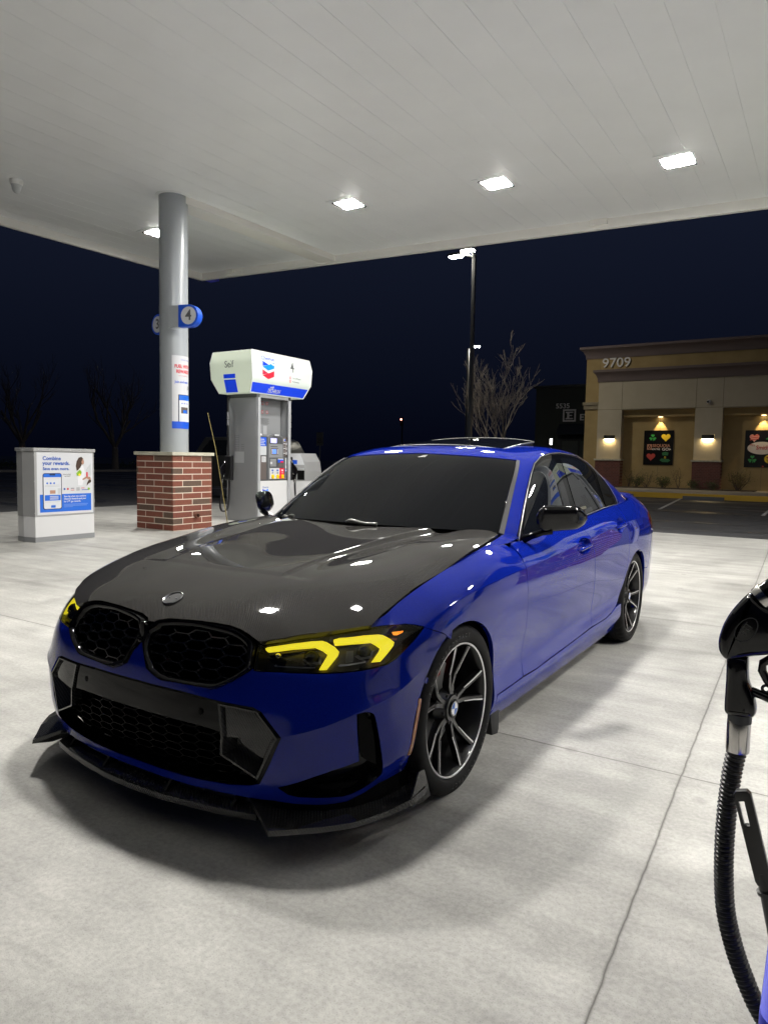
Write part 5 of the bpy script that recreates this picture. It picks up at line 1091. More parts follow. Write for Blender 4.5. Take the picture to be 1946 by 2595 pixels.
def make_pump(x, y, label, nums=('4', '3'), rz=0, tagged=None, skip=None):
    t = thing('fuel_pump', label, 'fuel pump', (x, y, 0), rz)
    # end pillars
    YO = Matrix.Translation((0, -.09, 0))
    for s, nm in ((-1, 'end_pillar'), (1, 'end_pillar')):
        pts = [(.40, s * .48 - .09), (.385, s * .51 - .09), (.14, s * .54 - .09), (-.14, s * .54 - .09), (-.385, s * .51 - .09), (-.40, s * .48 - .09)]
        mb = MB(); mb.prism([tuple(p) for p in ccw(np.array(pts))], .0, 2.50, None, .006); mb.build(nm, 'pump_grey', t, smooth=25)
        for sx in (1, -1):
            mb = MB(); mb.box(sx * .401 if sx > 0 else -.425, .425 if sx > 0 else -.401, min(s * .43, s * .505) - .09, max(s * .43, s * .505) - .09, .0, 2.50, .006); mb.build('pillar_trim', 'pump_light', t)
        mb = MB(); mb.prism([tuple(p) for p in ccw(np.array([(a * 1.04, b + s * .006) for a, b in pts]))], 2.501, 2.60); mb.build('pillar_head', 'pump_dark', t)
    mb = MB(); mb.box(-.17, .17, -.42, .38, 1.6, 2.50, .01); mb.build('upper_panel', 'pump_grey', t)
    mb = MB(); mb.box(-.40, .40, -.52, .36, 2.505, 2.569); mb.build('topper_tray', 'pump_grey', t)
    mb = MB(); mb.box(-.385, .385, -.565, .385, .0, .83, .006); mb.build('lower_cabinet', 'pump_white', t)
    # lit topper
    zs = [2.571, 2.62, 2.70, 2.78, 2.85, 2.93, 3.02, 3.10, 3.17, 3.25, 3.32, 3.385]; body = MB(); rows = [[(topper_x(z), -topper_y(z), z), (topper_x(z), topper_y(z), z), (-topper_x(z), topper_y(z), z), (-topper_x(z), -topper_y(z), z)] for z in zs]
    for j in range(4):
        body.cur = 1 if j in (0, 2) else 0; body.grid([[r[j], r[(j + 1) % 4]] for r in rows])
    body.cur = 0; body.add(rows[-1], [(0, 1, 2, 3)]); body.add(rows[0], [(3, 2, 1, 0)]); tp = body.build('topper', ['topper_glow', 'topper_front'], t, smooth=30)
    mb = MB(); mb.tube([(p[0] * .985, p[1] * .99, 3.386) for p in rows[-1]], .012, 6, closed=True); 
    for a in (0, 1, 2, 3): mb.tube([r[a] for r in rows], .007, 6)
    mb.build('topper_edge', 'pump_white', tp, smooth=60)
    for sx, num in ((1, nums[0]), (-1, nums[1])):
        def wrapf(src, lift=.002):
            o = MB(); o.f = list(src.f); o.mi = list(src.mi); o.v = [(sx * (topper_x(b) + lift + c), sx * a, b) for a, b, c in src.v]; return o
        Tt = lambda a, b: Matrix.Translation((a, b, 0)); I = Matrix.Identity(4)
        def strip(a0, a1, zl): q = MB(); q.grid([[(a0 * (1 if i == 0 else 1), z, 0), (a1, z, 0)] for i, z in enumerate(zl)], flip=True); return q
        bl = MB(); bl.grid([[(-topper_y(z) + .03, z, 0), (topper_y(z) - .03, z, 0)] for z in (2.59, 2.65, 2.71, 2.77)], flip=True); wrapf(bl).build('topper_band', 'topper_blue', tp)
        wrapf(MB().text('Chevron', .108, Tt(-.455, 3.262), .0004, bold=.0012), .003).build('topper_name', 'chev_deep', tp)
        for m, pts in chevrons(-.452, 3.035, .345, .335): q = MB(); q.prism([tuple(p) for p in ccw(np.array(pts))], 0, .0012 if m in ('chev_blue', 'chev_red') else .002); wrapf(q, .003).build('topper_emblem', m, tp)
        wrapf(MB().text(num, .30, Tt(.28, 3.165), .0004, bold=.001, sx=.8), .003).build('topper_number', 'ink_grey', tp)
        wrapf(MB().text('Turn Off Engine', .042, Tt(.29, 2.955), .0004, 'LEFT').text('No Smoking', .042, Tt(.29, 2.885), .0004, 'LEFT'), .003).build('topper_notice', 'ink_grey', tp)
        q = MB(); [q.prism(disc(.222, z, .03), 0, .0005) for z in (2.957, 2.888)]; wrapf(q, .003).build('topper_icon', 'chev_red', tp); q = MB(); [q.prism(disc(.222, z, .020), 0, .0005) for z in (2.957, 2.888)]; wrapf(q, .0045).build('topper_icon', 'paper', tp)
        wrapf(MB().text('with', .06, Tt(-.26, 2.715), .0004, bold=.002, shear=.2).text('TECHRON', .105, Tt(-.17, 2.645), .0004, bold=.002, sx=.78, shear=.25), .004).build('topper_slogan', 'paper', tp)
    for sy in (-1, 1):
        def wrape(src, lift=.002): 
            o = MB(); o.f = list(src.f); o.mi = list(src.mi); o.v = [(-sy * a, sy * (topper_y(b) + lift + c), b) for a, b, c in src.v]; return o
        wrape(MB().text('Self', .19, Matrix.Translation((-.045, 3.125, 0)), .0004, sx=.9), .003).build('topper_word', 'ink_grey', tp)
        bl = MB(); bl.grid([[(-.205, z, 0), (.112, z, 0)] for z in (2.585, 2.65, 2.72, 2.80, 2.87, 2.94)], flip=True); wrape(bl).build('topper_block', 'topper_blue', tp)
    # dispenser head and its fittings on both faces
    for f in (0, 1):
        RT = YO @ Matrix.Rotation(math.pi * f, 4, 'Z'); TF = RT @ EYX((.36, .19, 0))
        hd = MB(); hd.box(.10, .352, -.475, .475, .82, 1.735, .012, RT); head = hd.build('dispenser_head', 'pump_dark', t, smooth=30)
        def P(m, pts, lift, name, th=.004, bev=0): mb = MB(); mb.prism([tuple(p) for p in ccw(np.array(pts))], 0, th, TF @ Matrix.Translation((0, 0, lift)), bev); return mb.build(name, m, head)
        def TXT(s, size, a, b, m, lift=.02, bold=0, al='CENTER', name='lettering'): MB().text(s, size, TF @ Matrix.Translation((a, b, lift)), .0006, al, bold).build(name, m, head)
        arch = [(-.335, .85), (.195, .85), (.13, 1.725), (.05, 1.775), (-.05, 1.797), (-.13, 1.80), (-.21, 1.79), (-.29, 1.76), (-.34, 1.725)]
        P('pump_bezel', arch, -.012, 'center_bezel', .022, .006); P('pump_dark', rect(-.625, -.375, .84, 1.735), -.01, 'side_panel', .012, .004)
        P('pump_brown', rect(-.60, -.385, .86, 1.335), .002, 'side_panel', .006); P('sign_blue', rect(-.598, -.385, 1.535, 1.715), .002, 'notice_panel', .006); P('paper_grey', rect(-.598, -.385, 1.352, 1.533), .002, 'notice_panel', .006); P('paper', rect(-.522, -.402, 1.212, 1.325), .008, 'sticker', .002)
        for k in range(4): P('paper', rect(-.58, -.42 - .03 * (k % 2), 1.555 + k * .037, 1.568 + k * .037), .008, 'small_print', .001)
        for k in range(4): P('ink_grey', rect(-.505, -.42 - .02 * (k % 2), 1.23 + k * .022, 1.236 + k * .022), .010, 'small_print', .001)
        P('paper', rect(-.135, .005, 1.755, 1.787, .014), .010, 'brand_plate', .004)
        P('pump_dark', [(-.31, 1.59), (.12, 1.59), (.10, 1.72), (-.02, 1.755), (-.16, 1.755), (-.28, 1.72)], .010, 'display_recess', .003); P('screen_lilac', rect(-.262, -.078, 1.605, 1.705, .01), .013, 'display', .003)
        P('pump_grey', rect(-.30, .11, 1.31, 1.585), .010, 'keypad_panel', .004); P('pump_dark', rect(-.26, -.045, 1.523, 1.540), .014, 'card_slot', .002); P('pump_brown', rect(-.255, -.03, 1.37, 1.50), .014, 'keypad_panel', .002); P('screen_blue', rect(-.203, -.092, 1.385, 1.478, .006), .016, 'screen', .003)
        for k in range(4):
            for a in (-.24, -.065): P('paper', rect(a, a + .030, 1.385 + k * .025, 1.402 + k * .025, .003), .016, 'soft_key', .004)
        P('pump_dark', rect(-.29, .15, 1.10, 1.295), .010, 'card_reader', .003); P('pump_grey', rect(-.28, -.10, 1.12, 1.28), .013, 'card_reader', .010, .003); P('paper', rect(-.285, -.225, 1.17, 1.215), .024, 'sticker', .002)
        P('sign_blue', rect(-.035, .135, 1.205, 1.285), .013, 'card_sticker', .003); P('grade_red', rect(.045, .135, 1.205, 1.235), .016, 'card_sticker', .002); P('paper', rect(-.035, .135, 1.272, 1.288), .016, 'card_sticker', .002); P('pump_brown', rect(-.02, .14, 1.105, 1.19), .013, 'receipt_slot', .006)
        P('paper', rect(-.285, .018, .868, 1.088), .010, 'grade_panel', .004); P('grade_red', rect(.020, .168, .868, 1.088), .010, 'grade_panel', .004)
        for k, a in enumerate((-.20, -.045, .105)):
            mb = MB(); mb.prism(rect(a - .036, a + .036, .875, .955, .016), .014, .034, TF, .006); mb.build('grade_button', 'button_yellow', head, smooth=40)
            P('ink_blue' if k < 2 else 'paper', rect(a - .03, a + .03, 1.03, 1.06, .008), .014, 'grade_label', .001); P('ink_blue' if k < 2 else 'paper', rect(a - .02, a + .025, 1.0, 1.012), .014, 'grade_label', .001); TXT(('87', '89', '91')[k], .04, a, .978, 'ink_grey' if k < 2 else 'paper', .016)
        P('pump_brown', rect(.135, .285, 1.33, 1.735), -.004, 'instructions', .012); P('paper', rect(.15, .195, 1.655, 1.705), .008, 'instructions', .001); P('sign_blue', disc(.185, 1.675, .022), .009, 'instructions', .001)
        for k, b in enumerate((1.60, 1.50, 1.40)): P('paper', rect(.145, .28, b + .045, b + .049), .008, 'instructions', .001); P('paper', rect(.225, .262, b - .03, b + .025), .008, 'instructions', .001); P('paper', rect(.15, .20, b - .006, b + .010), .008, 'instructions', .001)
        P('pump_bezel', rect(.20, .285, .85, 1.32), -.004, 'side_panel', .010); P('paper_grey', rect(.205, .25, 1.16, 1.30), .006, 'sticker', .001); P('paper', rect(.21, .25, 1.08, 1.15), .006, 'sticker', .001); P('sign_blue', disc(.232, 1.04, .028), .006, 'sticker', .001); P('paper', disc(.232, 1.04, .021), .008, 'sticker', .001)
        mb = MB(); mb.tube([tuple(TF @ Vector((a, 1.76, -.06))) for a in (-.60, -.57)], .016, 8); mb.tube([tuple(TF @ Vector((a, 1.765, -.05))) for a in (-.53, -.48)], .022, 8); mb.build('paper_rolls', 'white_paint', head, smooth=50)
        # lower door emblem
        T2 = RT @ EYX((.386, .12, 0))
        for m, pts in chevrons(-.36, .585, .17, .165): q = MB(); q.prism([tuple(p) for p in ccw(np.array(pts))], 0, .0012 if m in ('chev_blue', 'chev_red') else .002, T2); q.build('door_emblem', m, t)
        MB().text('Chevron', .052, T2 @ Matrix.Translation((-.36, .70, .0)), .0008).build('door_name', 'ink_blue', t)
        # upper-panel notice
        T3 = RT @ EYX((.171, 0, 0))
        q = MB(); [q.prism(disc(a, b, .034), 0, .001, T3) for a in (-.10, .04) for b in (2.42, 2.24)]; q.build('warning_icon', 'ink_red', t); q = MB(); [q.prism(disc(a, b, .025), 0, .002, T3) for a in (-.10, .04) for b in (2.42, 2.24)]; q.build('warning_icon', 'pump_light', t)
        q = MB(); [q.prism(rect(-.15, .10 - .03 * (k % 2), 2.10 - k * .022, 2.108 - k * .022), 0, .001, T3) for k in range(6)]; q.build('warning_text', 'pump_dark', t); q = MB(); q.prism(rect(-.08, .03, 1.78, 1.96), 0, .004, T3); q.build('notice_plate', 'pump_light', t)
        # hose: from the topper down behind the head and back up to the nozzle
        if skip == f: continue
        noz = thing('fuel_nozzle', 'black fuel nozzle holstered at the side of the fuel pump ' + ('facing the car' if f == 0 else 'on its rear side') if tagged is None else tagged[f], 'nozzle', (x, y, 0), rz)
        hs = MB(); hs.prism(rect(.30, .42, .83, 1.33, .02), -.14, .035, TF, .01); hs.build('nozzle_boot', 'rubber', t, smooth=30)
        V = lambda a, b, c=0: tuple(TF @ Vector((a, b, c)))
        nz = MB(); nz.prism([tuple(p) for p in ccw(smooth_poly([(.40, 1.23), (.44, 1.17), (.50, 1.135), (.555, 1.08), (.565, 1.01), (.54, .95), (.50, .92), (.46, .96), (.42, .98), (.40, 1.05)], 80, 2))], .005, .055, TF, .012)
        nz.prism([(.47, .97), (.53, .97), (.52, .85), (.475, .85)], .010, .050, TF, .008); body = nz.build('nozzle_body', 'nozzle_black', noz, smooth=35)
        mb = MB(); mb.tube([V(.33, 1.30, .03), V(.37, 1.26, .03), V(.42, 1.20, .03)], [.014, .016, .02], 12); mb.build('spout', 'steel', noz, smooth=50)
        mb = MB(); mb.tube([V(.495, .855, .03), V(.497, .785, .03)], .024, 14); mb.build('swivel', 'steel', noz, smooth=50)
        mb = MB(); mb.tube([V(.46, .90, .03), V(.42, .93, .03), V(.405, .98, .03)], .008, 8); mb.build('trigger', 'nozzle_black', noz, smooth=50)
        pts = [V(.497, .79, .03), V(.505, .66, .03), V(.52, .45, .035), V(.535, .30, .04), V(.50, .20, .02), V(.42, .22, -.02), V(.37, .40, -.03), V(.355, .8, -.03), V(.36, 1.3, -.02), V(.372, 1.95, -.01)]
        sp = []
        pv = [Vector(p) for p in pts]
        for i in range(len(pv) - 1):
            p0, p1, p2, p3 = pv[max(i - 1, 0)], pv[i], pv[i + 1], pv[min(i + 2, len(pv) - 1)]
            for k in range(6):
                u = k / 6; sp.append(.5 * ((2 * p1) + (p2 - p0) * u + (2 * p0 - 5 * p1 + 4 * p2 - p3) * u * u + (3 * p1 - p0 - 3 * p2 + p3) * u ** 3))
        sp.append(pv[-1]); mb = MB(); mb.tube(sp, .021, 10); mb.build('hose', 'rubber', noz, smooth=60)
        mb = MB(); mb.tube([V(.372, 1.95, -.01), V(.372, 2.05, -.01)], .028, 12); mb.tube([V(.372, 2.07, -.01), V(.373, 2.22, -.01)], .030, 12); mb.build('breakaway', 'satin_metal', noz, smooth=40); mb = MB(); mb.tube([V(.373, 2.2, -.01), V(.372, 2.50, -.01)], .021, 10); mb.tube([V(.372, 2.46, -.01), V(.37, 2.56, -.03)], .030, 10); mb.build('hose_fitting', 'rubber', noz, smooth=50)
    # stickers on the end
    for s in (-1,):
        TE = F3((0, s * .6305, 0), (1, 0, 0), (0, 0, 1))
        q = MB(); q.prism(rect(-.172, .078, 1.19, 1.415), 0, .002, TE); q.build('sticker', 'pump_light', t)
        q = MB(); [q.prism(rect(a, a + w, b, b + .006), 0, .001, TE) for k in range(9) for a, w, b in ((-.165, .11, 1.445 + k * .036),)] ; [q.prism(rect(.0, .085, 1.445 + k * .036, 1.451 + k * .036), 0, .001, TE) for k in range(4)]; q.prism(rect(-.168, -.165, 1.44, 1.77), 0, .001, TE); q.prism(rect(-.055, -.052, 1.44, 1.77), 0, .001, TE); q.build('sticker_print', 'ink_grey', t)
    return t
def near_nozzle():
    """the nozzle and hose in the foreground; it hangs in the pump beside the photographer"""
    y = -.92
    t = thing('fuel_nozzle', 'large black fuel nozzle with ribbed hose hanging close to the camera', 'nozzle', (1.93, y, .93))
    L = lambda p: (p[0] - 1.93, p[1] - .93); T = F3((0, 0, 0), (1, 0, 0), (0, 0, 1))
    out = [(1.945, 1.050), (1.937, 1.053), (1.923, 1.036), (1.906, 1.010), (1.895, .985), (1.888, .956), (1.890, .932), (1.904, .916), (1.925, .922), (1.945, .930), (1.975, .939), (2.01, .945), (2.05, .975), (2.06, 1.01), (2.03, 1.04), (1.995, 1.03), (1.97, 1.028)]
    def loft(outline, half, round_, name, m, k=7):
        """rounded slab: the outline shrinks towards both faces"""
        o = ccw(smooth_poly([L(p) for p in outline], 75, 2)); rows = []
        for i in range(k + 1):
            a = -math.pi / 2 + math.pi * i / k; z = half * math.sin(a); d = round_ * (1 - math.cos(a)) ; d = round_ * (1 - (abs(math.cos(a))) ** .6)
            q = offset_poly(o, d); rows.append([tuple(T @ Vector((p[0], p[1], z))) for p in q])
        mb = MB(); mb.grid(rows, closed=True); n = len(o); mb.f.append(tuple(range(n))[::-1]); mb.mi.append(0); b = len(mb.v) - n; mb.f.append(tuple(b + i for i in range(n))); mb.mi.append(0); return mb.build(name, m, t, smooth=50)
    loft(out, .028, .016, 'nozzle_body', 'nozzle_black')
    loft([(1.904, .93), (1.9055, .88), (1.9045, .83), (1.9055, .815), (1.913, .810), (1.955, .812), (1.961, .82), (1.9615, .834), (1.9545, .862), (1.945, .882), (1.943, .93)], .024, .012, 'nozzle_handle', 'nozzle_black')
    # oval mark
    a = R(58); TT = Matrix.Translation((1.9375 - 1.93, -.0285, .985 - .93)) @ F3((0, 0, 0), (math.cos(a), 0, math.sin(a)), (-math.sin(a), 0, math.cos(a)))
    mb = MB(); [mb.tube([tuple(TT @ Vector((rx * math.cos(q), ry * math.sin(q), 0))) for q in np.linspace(0, 2 * math.pi, 40, endpoint=False)], .0005, 5, closed=True) for rx, ry in ((.0265, .0160), (.0255, .0150))]; mb.text('VST', .021, TT, .0004, sx=.8); mb.build('oval_mark', 'etched', t)
    mb = MB(); c = F3(L((1.9325, .802)) and (0.0025, 0, -.128), (1, 0, 0), (0, 1, 0)); mb.lathe([(.0205, .012), (.0215, .008), (.0215, -.004), (.019, -.006)], 32, c); mb.build('swivel_ring', 'pump_dark', t, smooth=30)
    mb = MB(); mb.lathe([(.0, .003), (.0205, .003), (.0212, .001), (.0212, -.057), (.020, -.060), (.017, -.061)], 48, F3((.0018, 0, -.1345 + .003), (1, -0, 0), (0, 1, 0))); mb.build('swivel', 'steel', t, smooth=25)
    # spout collar into the pump
    d = Vector((.70, 0, .714)); p0 = Vector((1.962 - 1.93, 0, 1.044 - .93)); mb = MB(); mb.tube([p0 - d * .006, p0 + d * .004, p0 + d * .010], [.0255, .0265, .0262], 32); mb.build('spout_ring', 'steel', t, smooth=40)
    mb = MB(); mb.tube([p0 + d * .010, p0 + d * .16], [.0235, .021], 24); mb.build('spout', 'gloss_black', t, smooth=50)
    # guard and latch
    mb = MB(); mb.tube([(1.985 - 1.93, 0, .935 - .93), (1.967 - 1.93, 0, .92 - .93), (1.966 - 1.93, 0, .905 - .93), (1.975 - 1.93, 0, .888 - .93), (2.0 - 1.93, 0, .865 - .93), (2.03 - 1.93, 0, .85 - .93)], .008, 10); mb.build('trigger', 'nozzle_black', t, smooth=60)
    mb = MB(); mb.tube([(1.950 - 1.93, 0, .862 - .93), (1.965 - 1.93, 0, .858 - .93), (1.99 - 1.93, 0, .850 - .93), (2.03 - 1.93, 0, .842 - .93)], .0085, 10); mb.tube([((1.9745 - 1.93) + .0065 * math.cos(q), 0, (.8705 - .93) + .0065 * math.sin(q)) for q in np.linspace(0, 2 * math.pi, 20, endpoint=False)], .0028, 8, closed=True); mb.build('trigger_latch', 'nozzle_black', t, smooth=60)
    # ribbed hose
    ctl = [(1.931, .742), (1.924, .690), (1.9195, .62), (1.918, .55), (1.920, .48), (1.927, .41), (1.944, .345), (1.966, .288), (1.992, .236), (2.03, .18), (2.09, .13), (2.17, .12)]
    pv = [Vector((a - 1.93, (0 if i < 9 else .01 * (i - 8)), b - .93)) for i, (a, b) in enumerate(ctl)]; sp = []
    for i in range(len(pv) - 1):
        q0, q1, q2, q3 = pv[max(i - 1, 0)], pv[i], pv[i + 1], pv[min(i + 2, len(pv) - 1)]
        for k in range(40): u = k / 40; sp.append(.5 * ((2 * q1) + (q2 - q0) * u + (2 * q0 - 5 * q1 + 4 * q2 - q3) * u * u + (3 * q1 - q0 - 3 * q2 + q3) * u ** 3))
    cum = [0]
    for a_, b_ in zip(sp[:-1], sp[1:]): cum.append(cum[-1] + (b_ - a_).length)
    N = int(cum[-1] / .0011); ss = np.linspace(0, cum[-1], N); P = np.stack([np.interp(ss, cum, [p[k] for p in sp]) for k in range(3)], 1); rr = [.0165 + .0022 * math.cos(2 * math.pi * s / .0088) for s in ss]
    mb = MB(); mb.tube([tuple(p) for p in P], rr, 20); mb.build('ribbed_hose', 'rubber', t, smooth=70)
    # squeegee standing in a blue bucket
    s = thing('squeegee', 'black squeegee with slotted handle standing beside the ribbed hose', 'squeegee', (2.03, -1.13, .45))
    a0 = Vector((1.9585 - 2.03, 0, .752 - .45)); a1 = Vector((2.0 - 2.03, 0, .600 - .45)); a2 = Vector((2.04 - 2.03, 0.0, .42 - .45)); ax = (a1 - a0).normalized(); sx_ = Vector((0, 1, 0)).cross(ax).normalized()
    TT = F3(a0, tuple(ax), tuple(sx_)); Lh = (a1 - a0).length
    def slab(outline, z, name):
        mb = MB(); o = ccw(np.array(outline)); mb.prism([tuple(p) for p in o], -z, z, TT, .0035); return mb.build(name, 'rubber', s, smooth=40)
    w = .0135
    slab([(0, -w * .6), (.006, -w), (Lh * .95, -w * .95), (Lh, -w * .75), (Lh, w * .75), (Lh * .95, w * .95), (.058, w), (.058, w * .35), (.058, -.000), (.018, -.000), (.018, w * .35), (.018, w), (.006, w), (0, w * .6)], .007, 'handle')
    mb = MB(); mb.box(.016, .060, .0085, w, -.0065, .0065, .002, TT); mb.build('handle', 'rubber', s)
    mb = MB(); mb.tube([tuple(a1 - ax * .02), tuple(a1 + ax * .01), tuple(a2), tuple(a2 + ax * .12)], [.008, .0105, .0095, .009], 12); mb.lathe([(.010, -.004), (.0145, -.003), (.0145, .003), (.010, .004)], 20, F3(tuple(a1 + ax * .012), tuple(sx_), (0, 1, 0))); mb.build('shaft', 'rubber', s, smooth=50)
    b = thing('washer_bucket', 'blue plastic bucket edge in the corner below the squeegee', 'bucket', (2.092, -1.13, 0))
    mb = MB(); mb.prism(rect(-.085, .12, -.13, .13, .03), .0, .455, None, .006); mb.build('bucket', 'bucket_blue', b, smooth=40)
# ---------------------------------------------------------------- beyond the station
CAMP = (2.05437, -2.42010, 1.29246)
def at_depth(x, z, y, y0=34.): k = (y - CAMP[1]) / (y0 - CAMP[1]); return (CAMP[0] + (x - CAMP[0]) * k, CAMP[2] + (z - CAMP[2]) * k)
def branches(rng, base, d, L, r, depth, out, up=.25, spread=.5, kids=(2, 3)):
    p = Vector(base); d = Vector(d).normalized(); pts = [p.copy()]; n = 4
    for i in range(n):
        d = (d + Vector((rng.gauss(0, .09), rng.gauss(0, .09), rng.gauss(up * .25, .06)))).normalized(); p = p + d * L / n; pts.append(p.copy())
    out.append((pts, [max(r * (1 - .5 * i / n), .006) for i in range(n + 1)], depth))
    if depth <= 0: return
    for k in range(rng.randint(*kids)):
        i = rng.randint(2, n); q = pts[i]; ax = Vector((rng.gauss(0, 1), rng.gauss(0, 1), rng.gauss(.2, .4))).normalized()
        branches(rng, q, d + ax * spread, L * rng.uniform(.55, .85), r * rng.uniform(.45, .6), depth - 1, out, up, spread, kids)
def bare_tree(name, x, y, h, seed, label, group, stems=5, lean=.45, trunk=.9, r=.12, depth=4):
    t = thing(name, label, 'tree', (x, y, 0), 0, group); rng = random.Random(seed)
    mb = MB(); mb.tube([(0, 0, -.05), (.02, .01, trunk * .5), (0, .02, trunk)], [r * 1.25, r, r * .95], 10); mb.build('trunk', 'bark', t, smooth=60)
    out = []
    for k in range(stems):
        a = 2 * math.pi * (k + rng.uniform(-.3, .3)) / stems; branches(rng, (0, .02, trunk - .06), (math.cos(a) * lean, math.sin(a) * lean, 1), (h - trunk) * rng.uniform(.40, .52), r * .55, depth, out)
    mb = MB(); [mb.tube([tuple(p) for p in pts], rs, 6 if dp > 1 else 4, cap=False) for pts, rs, dp in out]; mb.build('crown', 'bark', t, smooth=60)
    return t
def shrub(x, y, z, w, h, seed, leaf, label, density=220, stems=7, group=None):
    t = thing('shrub', label, 'shrub', (x, y, z), 0, group); rng = random.Random(seed); mb = MB(); tips = []
    for k in range(stems):
        p = Vector((rng.uniform(-.1, .1) * w, rng.uniform(-.1, .1), -.02)); d = Vector((rng.gauss(0, .5) * w / h, rng.gauss(0, .25), 1)).normalized(); pts = [p.copy()]
        for i in range(6): d = (d + Vector((rng.gauss(0, .22), rng.gauss(0, .15), .05))).normalized(); p = p + d * h / 6 * rng.uniform(.7, 1.05); pts.append(p.copy())
        mb.tube([tuple(q) for q in pts], [.012 - .0014 * i for i in range(7)], 5, cap=False); tips += pts[2:]
        for i in (2, 3, 4):
            q = pts[i] + Vector((rng.gauss(0, .14), rng.gauss(0, .1), rng.uniform(.05, .2))) ; mb.tube([tuple(pts[i]), tuple(q)], .004, 4, cap=False); tips.append(q)
    mb.build('stems', 'twig', t); lf = MB()
    for k in range(density):
        c = rng.choice(tips) + Vector((rng.gauss(0, .07), rng.gauss(0, .06), rng.gauss(0, .06))); s = rng.uniform(.02, .045); a = Vector((rng.gauss(0, 1), rng.gauss(0, 1), rng.gauss(0, 1))).normalized(); b = a.cross(Vector((rng.gauss(0, 1), rng.gauss(0, 1), rng.gauss(0, 1)))).normalized()
        lf.add([c - a * s, c + b * s * .45, c + a * s, c - b * s * .45], [(0, 1, 2, 3)])
    lf.build('leaves', leaf, t)
    return t
def heart(cx, cy, s): return [(cx + s * .0625 * 16 * math.sin(q) ** 3 / 1.0, cy + s * .0625 * (13 * math.cos(q) - 5 * math.cos(2 * q) - 2 * math.cos(3 * q) - math.cos(4 * q))) for q in np.linspace(0, 2 * math.pi, 40, endpoint=False)]
def building_gold():
    y0 = 34.0; t = thing('shop_building', 'tan stucco shop building numbered 9709 with lit piers and brick bases', 'building', (-4, y0, .15))
    def bx(name, m, x0, x1, ya, yb, z0, z1, parent=t, bev=0): mb = MB(); mb.box(x0 + 4, x1 + 4, ya - y0, yb - y0, z0 - .15, z1 - .15, bev); return mb.build(name, m, parent)
    X1 = 14.0
    bx('wall', 'stucco_gold', -8.05, X1, y0 + .55, y0 + .9, .15, 4.3); bx('wall', 'stucco_gold', -8.80, -8.104, y0 + .12, y0 + 9, .15, 6.66); bx('parapet', 'stucco_gold', -8.10, X1, y0 + .13, y0 + .9, 5.4, 6.66); bx('back_wall', 'stucco_gold', -8.0, X1, y0 + .92, y0 + 9, .15, 6.6)
    bx('upper_wall', 'stucco_cream', -8.11, X1, y0 + .02, y0 + .545, 4.02, 5.46)
    bx('bay_header', 'stucco_gold', -6.9, X1, y0 + .30, y0 + .545, 3.66, 4.018)
    for k, (a, b) in enumerate(((-8.11, -6.92), (-3.50, -2.31), (1.10, 2.29), (5.7, 6.9), (10.3, 11.5))):
        p = bx('pier', 'stucco_cream', a, b, y0, y0 + .545, 1.56, 4.018); bx('pier_base', 'wall_brick', a - .03, b + .03, y0 - .05, y0 + .545, .15, 1.47, p) if 0 else bx('pier_base', 'wall_brick', a - .03, b + .03, y0 - .05, y0 + .545, .15, 1.468)
        bx('pier_cap', 'cap_stone', a - .09, b + .07, y0 - .11, y0 + .545, 1.47, 1.558)
    def cornice(name, z0, z1, xa, ya, out):
        prof = [(0, z0), (.04, z0), (.05, z0 + (z1 - z0) * .3), (out * .55, z0 + (z1 - z0) * .62), (out, z0 + (z1 - z0) * .80), (out, z1), (0, z1)]; mb = MB()
        rows = [[(xa - o + 4, ya - o - y0, z - .15) for o, z in prof], [(X1 + 4, ya - o - y0, z - .15) for o, z in prof]]; mb.grid(rows, flip=True); mb.grid([[(xa - o + 4, ya + 9 - y0, z - .15) for o, z in prof], rows[0]], flip=True); mb.add([(xa + 4, ya - y0, z1 - .15), (X1 + 4, ya - y0, z1 - .15), (X1 + 4, ya + 9 - y0, z1 - .15), (xa + 4, ya + 9 - y0, z1 - .15)], [(0, 1, 2, 3)]); mb.build(name, 'cornice', t, smooth=30)
    cornice('top_cornice', 6.64, 7.22, -8.80, y0 + .12, .30); cornice('middle_cornice', 5.44, 6.03, -8.13, y0 + .015, .24)
    bx('side_band', 'cornice_tan', -8.92, -8.12, y0 + .02, y0 + .118, 4.29, 4.44); bx('side_band', 'cornice_tan', -8.87, -8.12, y0 + .06, y0 + .118, 4.07, 4.288)
    MB().text('9709', .66, F3((-7.30 + 4, .09 - .0, 6.37 - .15), (1, 0, 0), (0, 0, 1)), .03, bold=.006, sx=1.08).build('house_number', 'number_grey', t)
    for xs, za, zb in ((-6.93, 4.03, 5.43), (-3.49, 4.03, 5.43), (-2.32, 4.03, 5.43), (1.1, 4.03, 5.43)): bx('wall_joint', 'seam', xs - .008, xs + .008, y0 + .012, y0 + .019, za, zb)
    bx('wall_joint', 'seam', -8.10, X1, y0 + .0125, y0 + .0185, 4.035, 4.05)
    for xs, za in ((-5.16, 3.65), (-.62, 3.65), (-5.2, 1.25), (-.63, 1.22)): bx('wall_joint', 'seam', xs - .007, xs + .007, y0 + .541, y0 + .549, .16 if za < 2 else 3.0, za)
    # dome camera on the wall
    mb = MB(); mb.sphere((-2.93 + 4, -.03, 4.30 - .15), .10, 16, 10); mb.build('wall_camera', 'number_grey', t, smooth=60); mb = MB(); mb.sphere((-2.96 + 4, -.11, 4.30 - .15), .055, 12, 8); mb.build('wall_camera', 'fixture_dark', t, smooth=60)
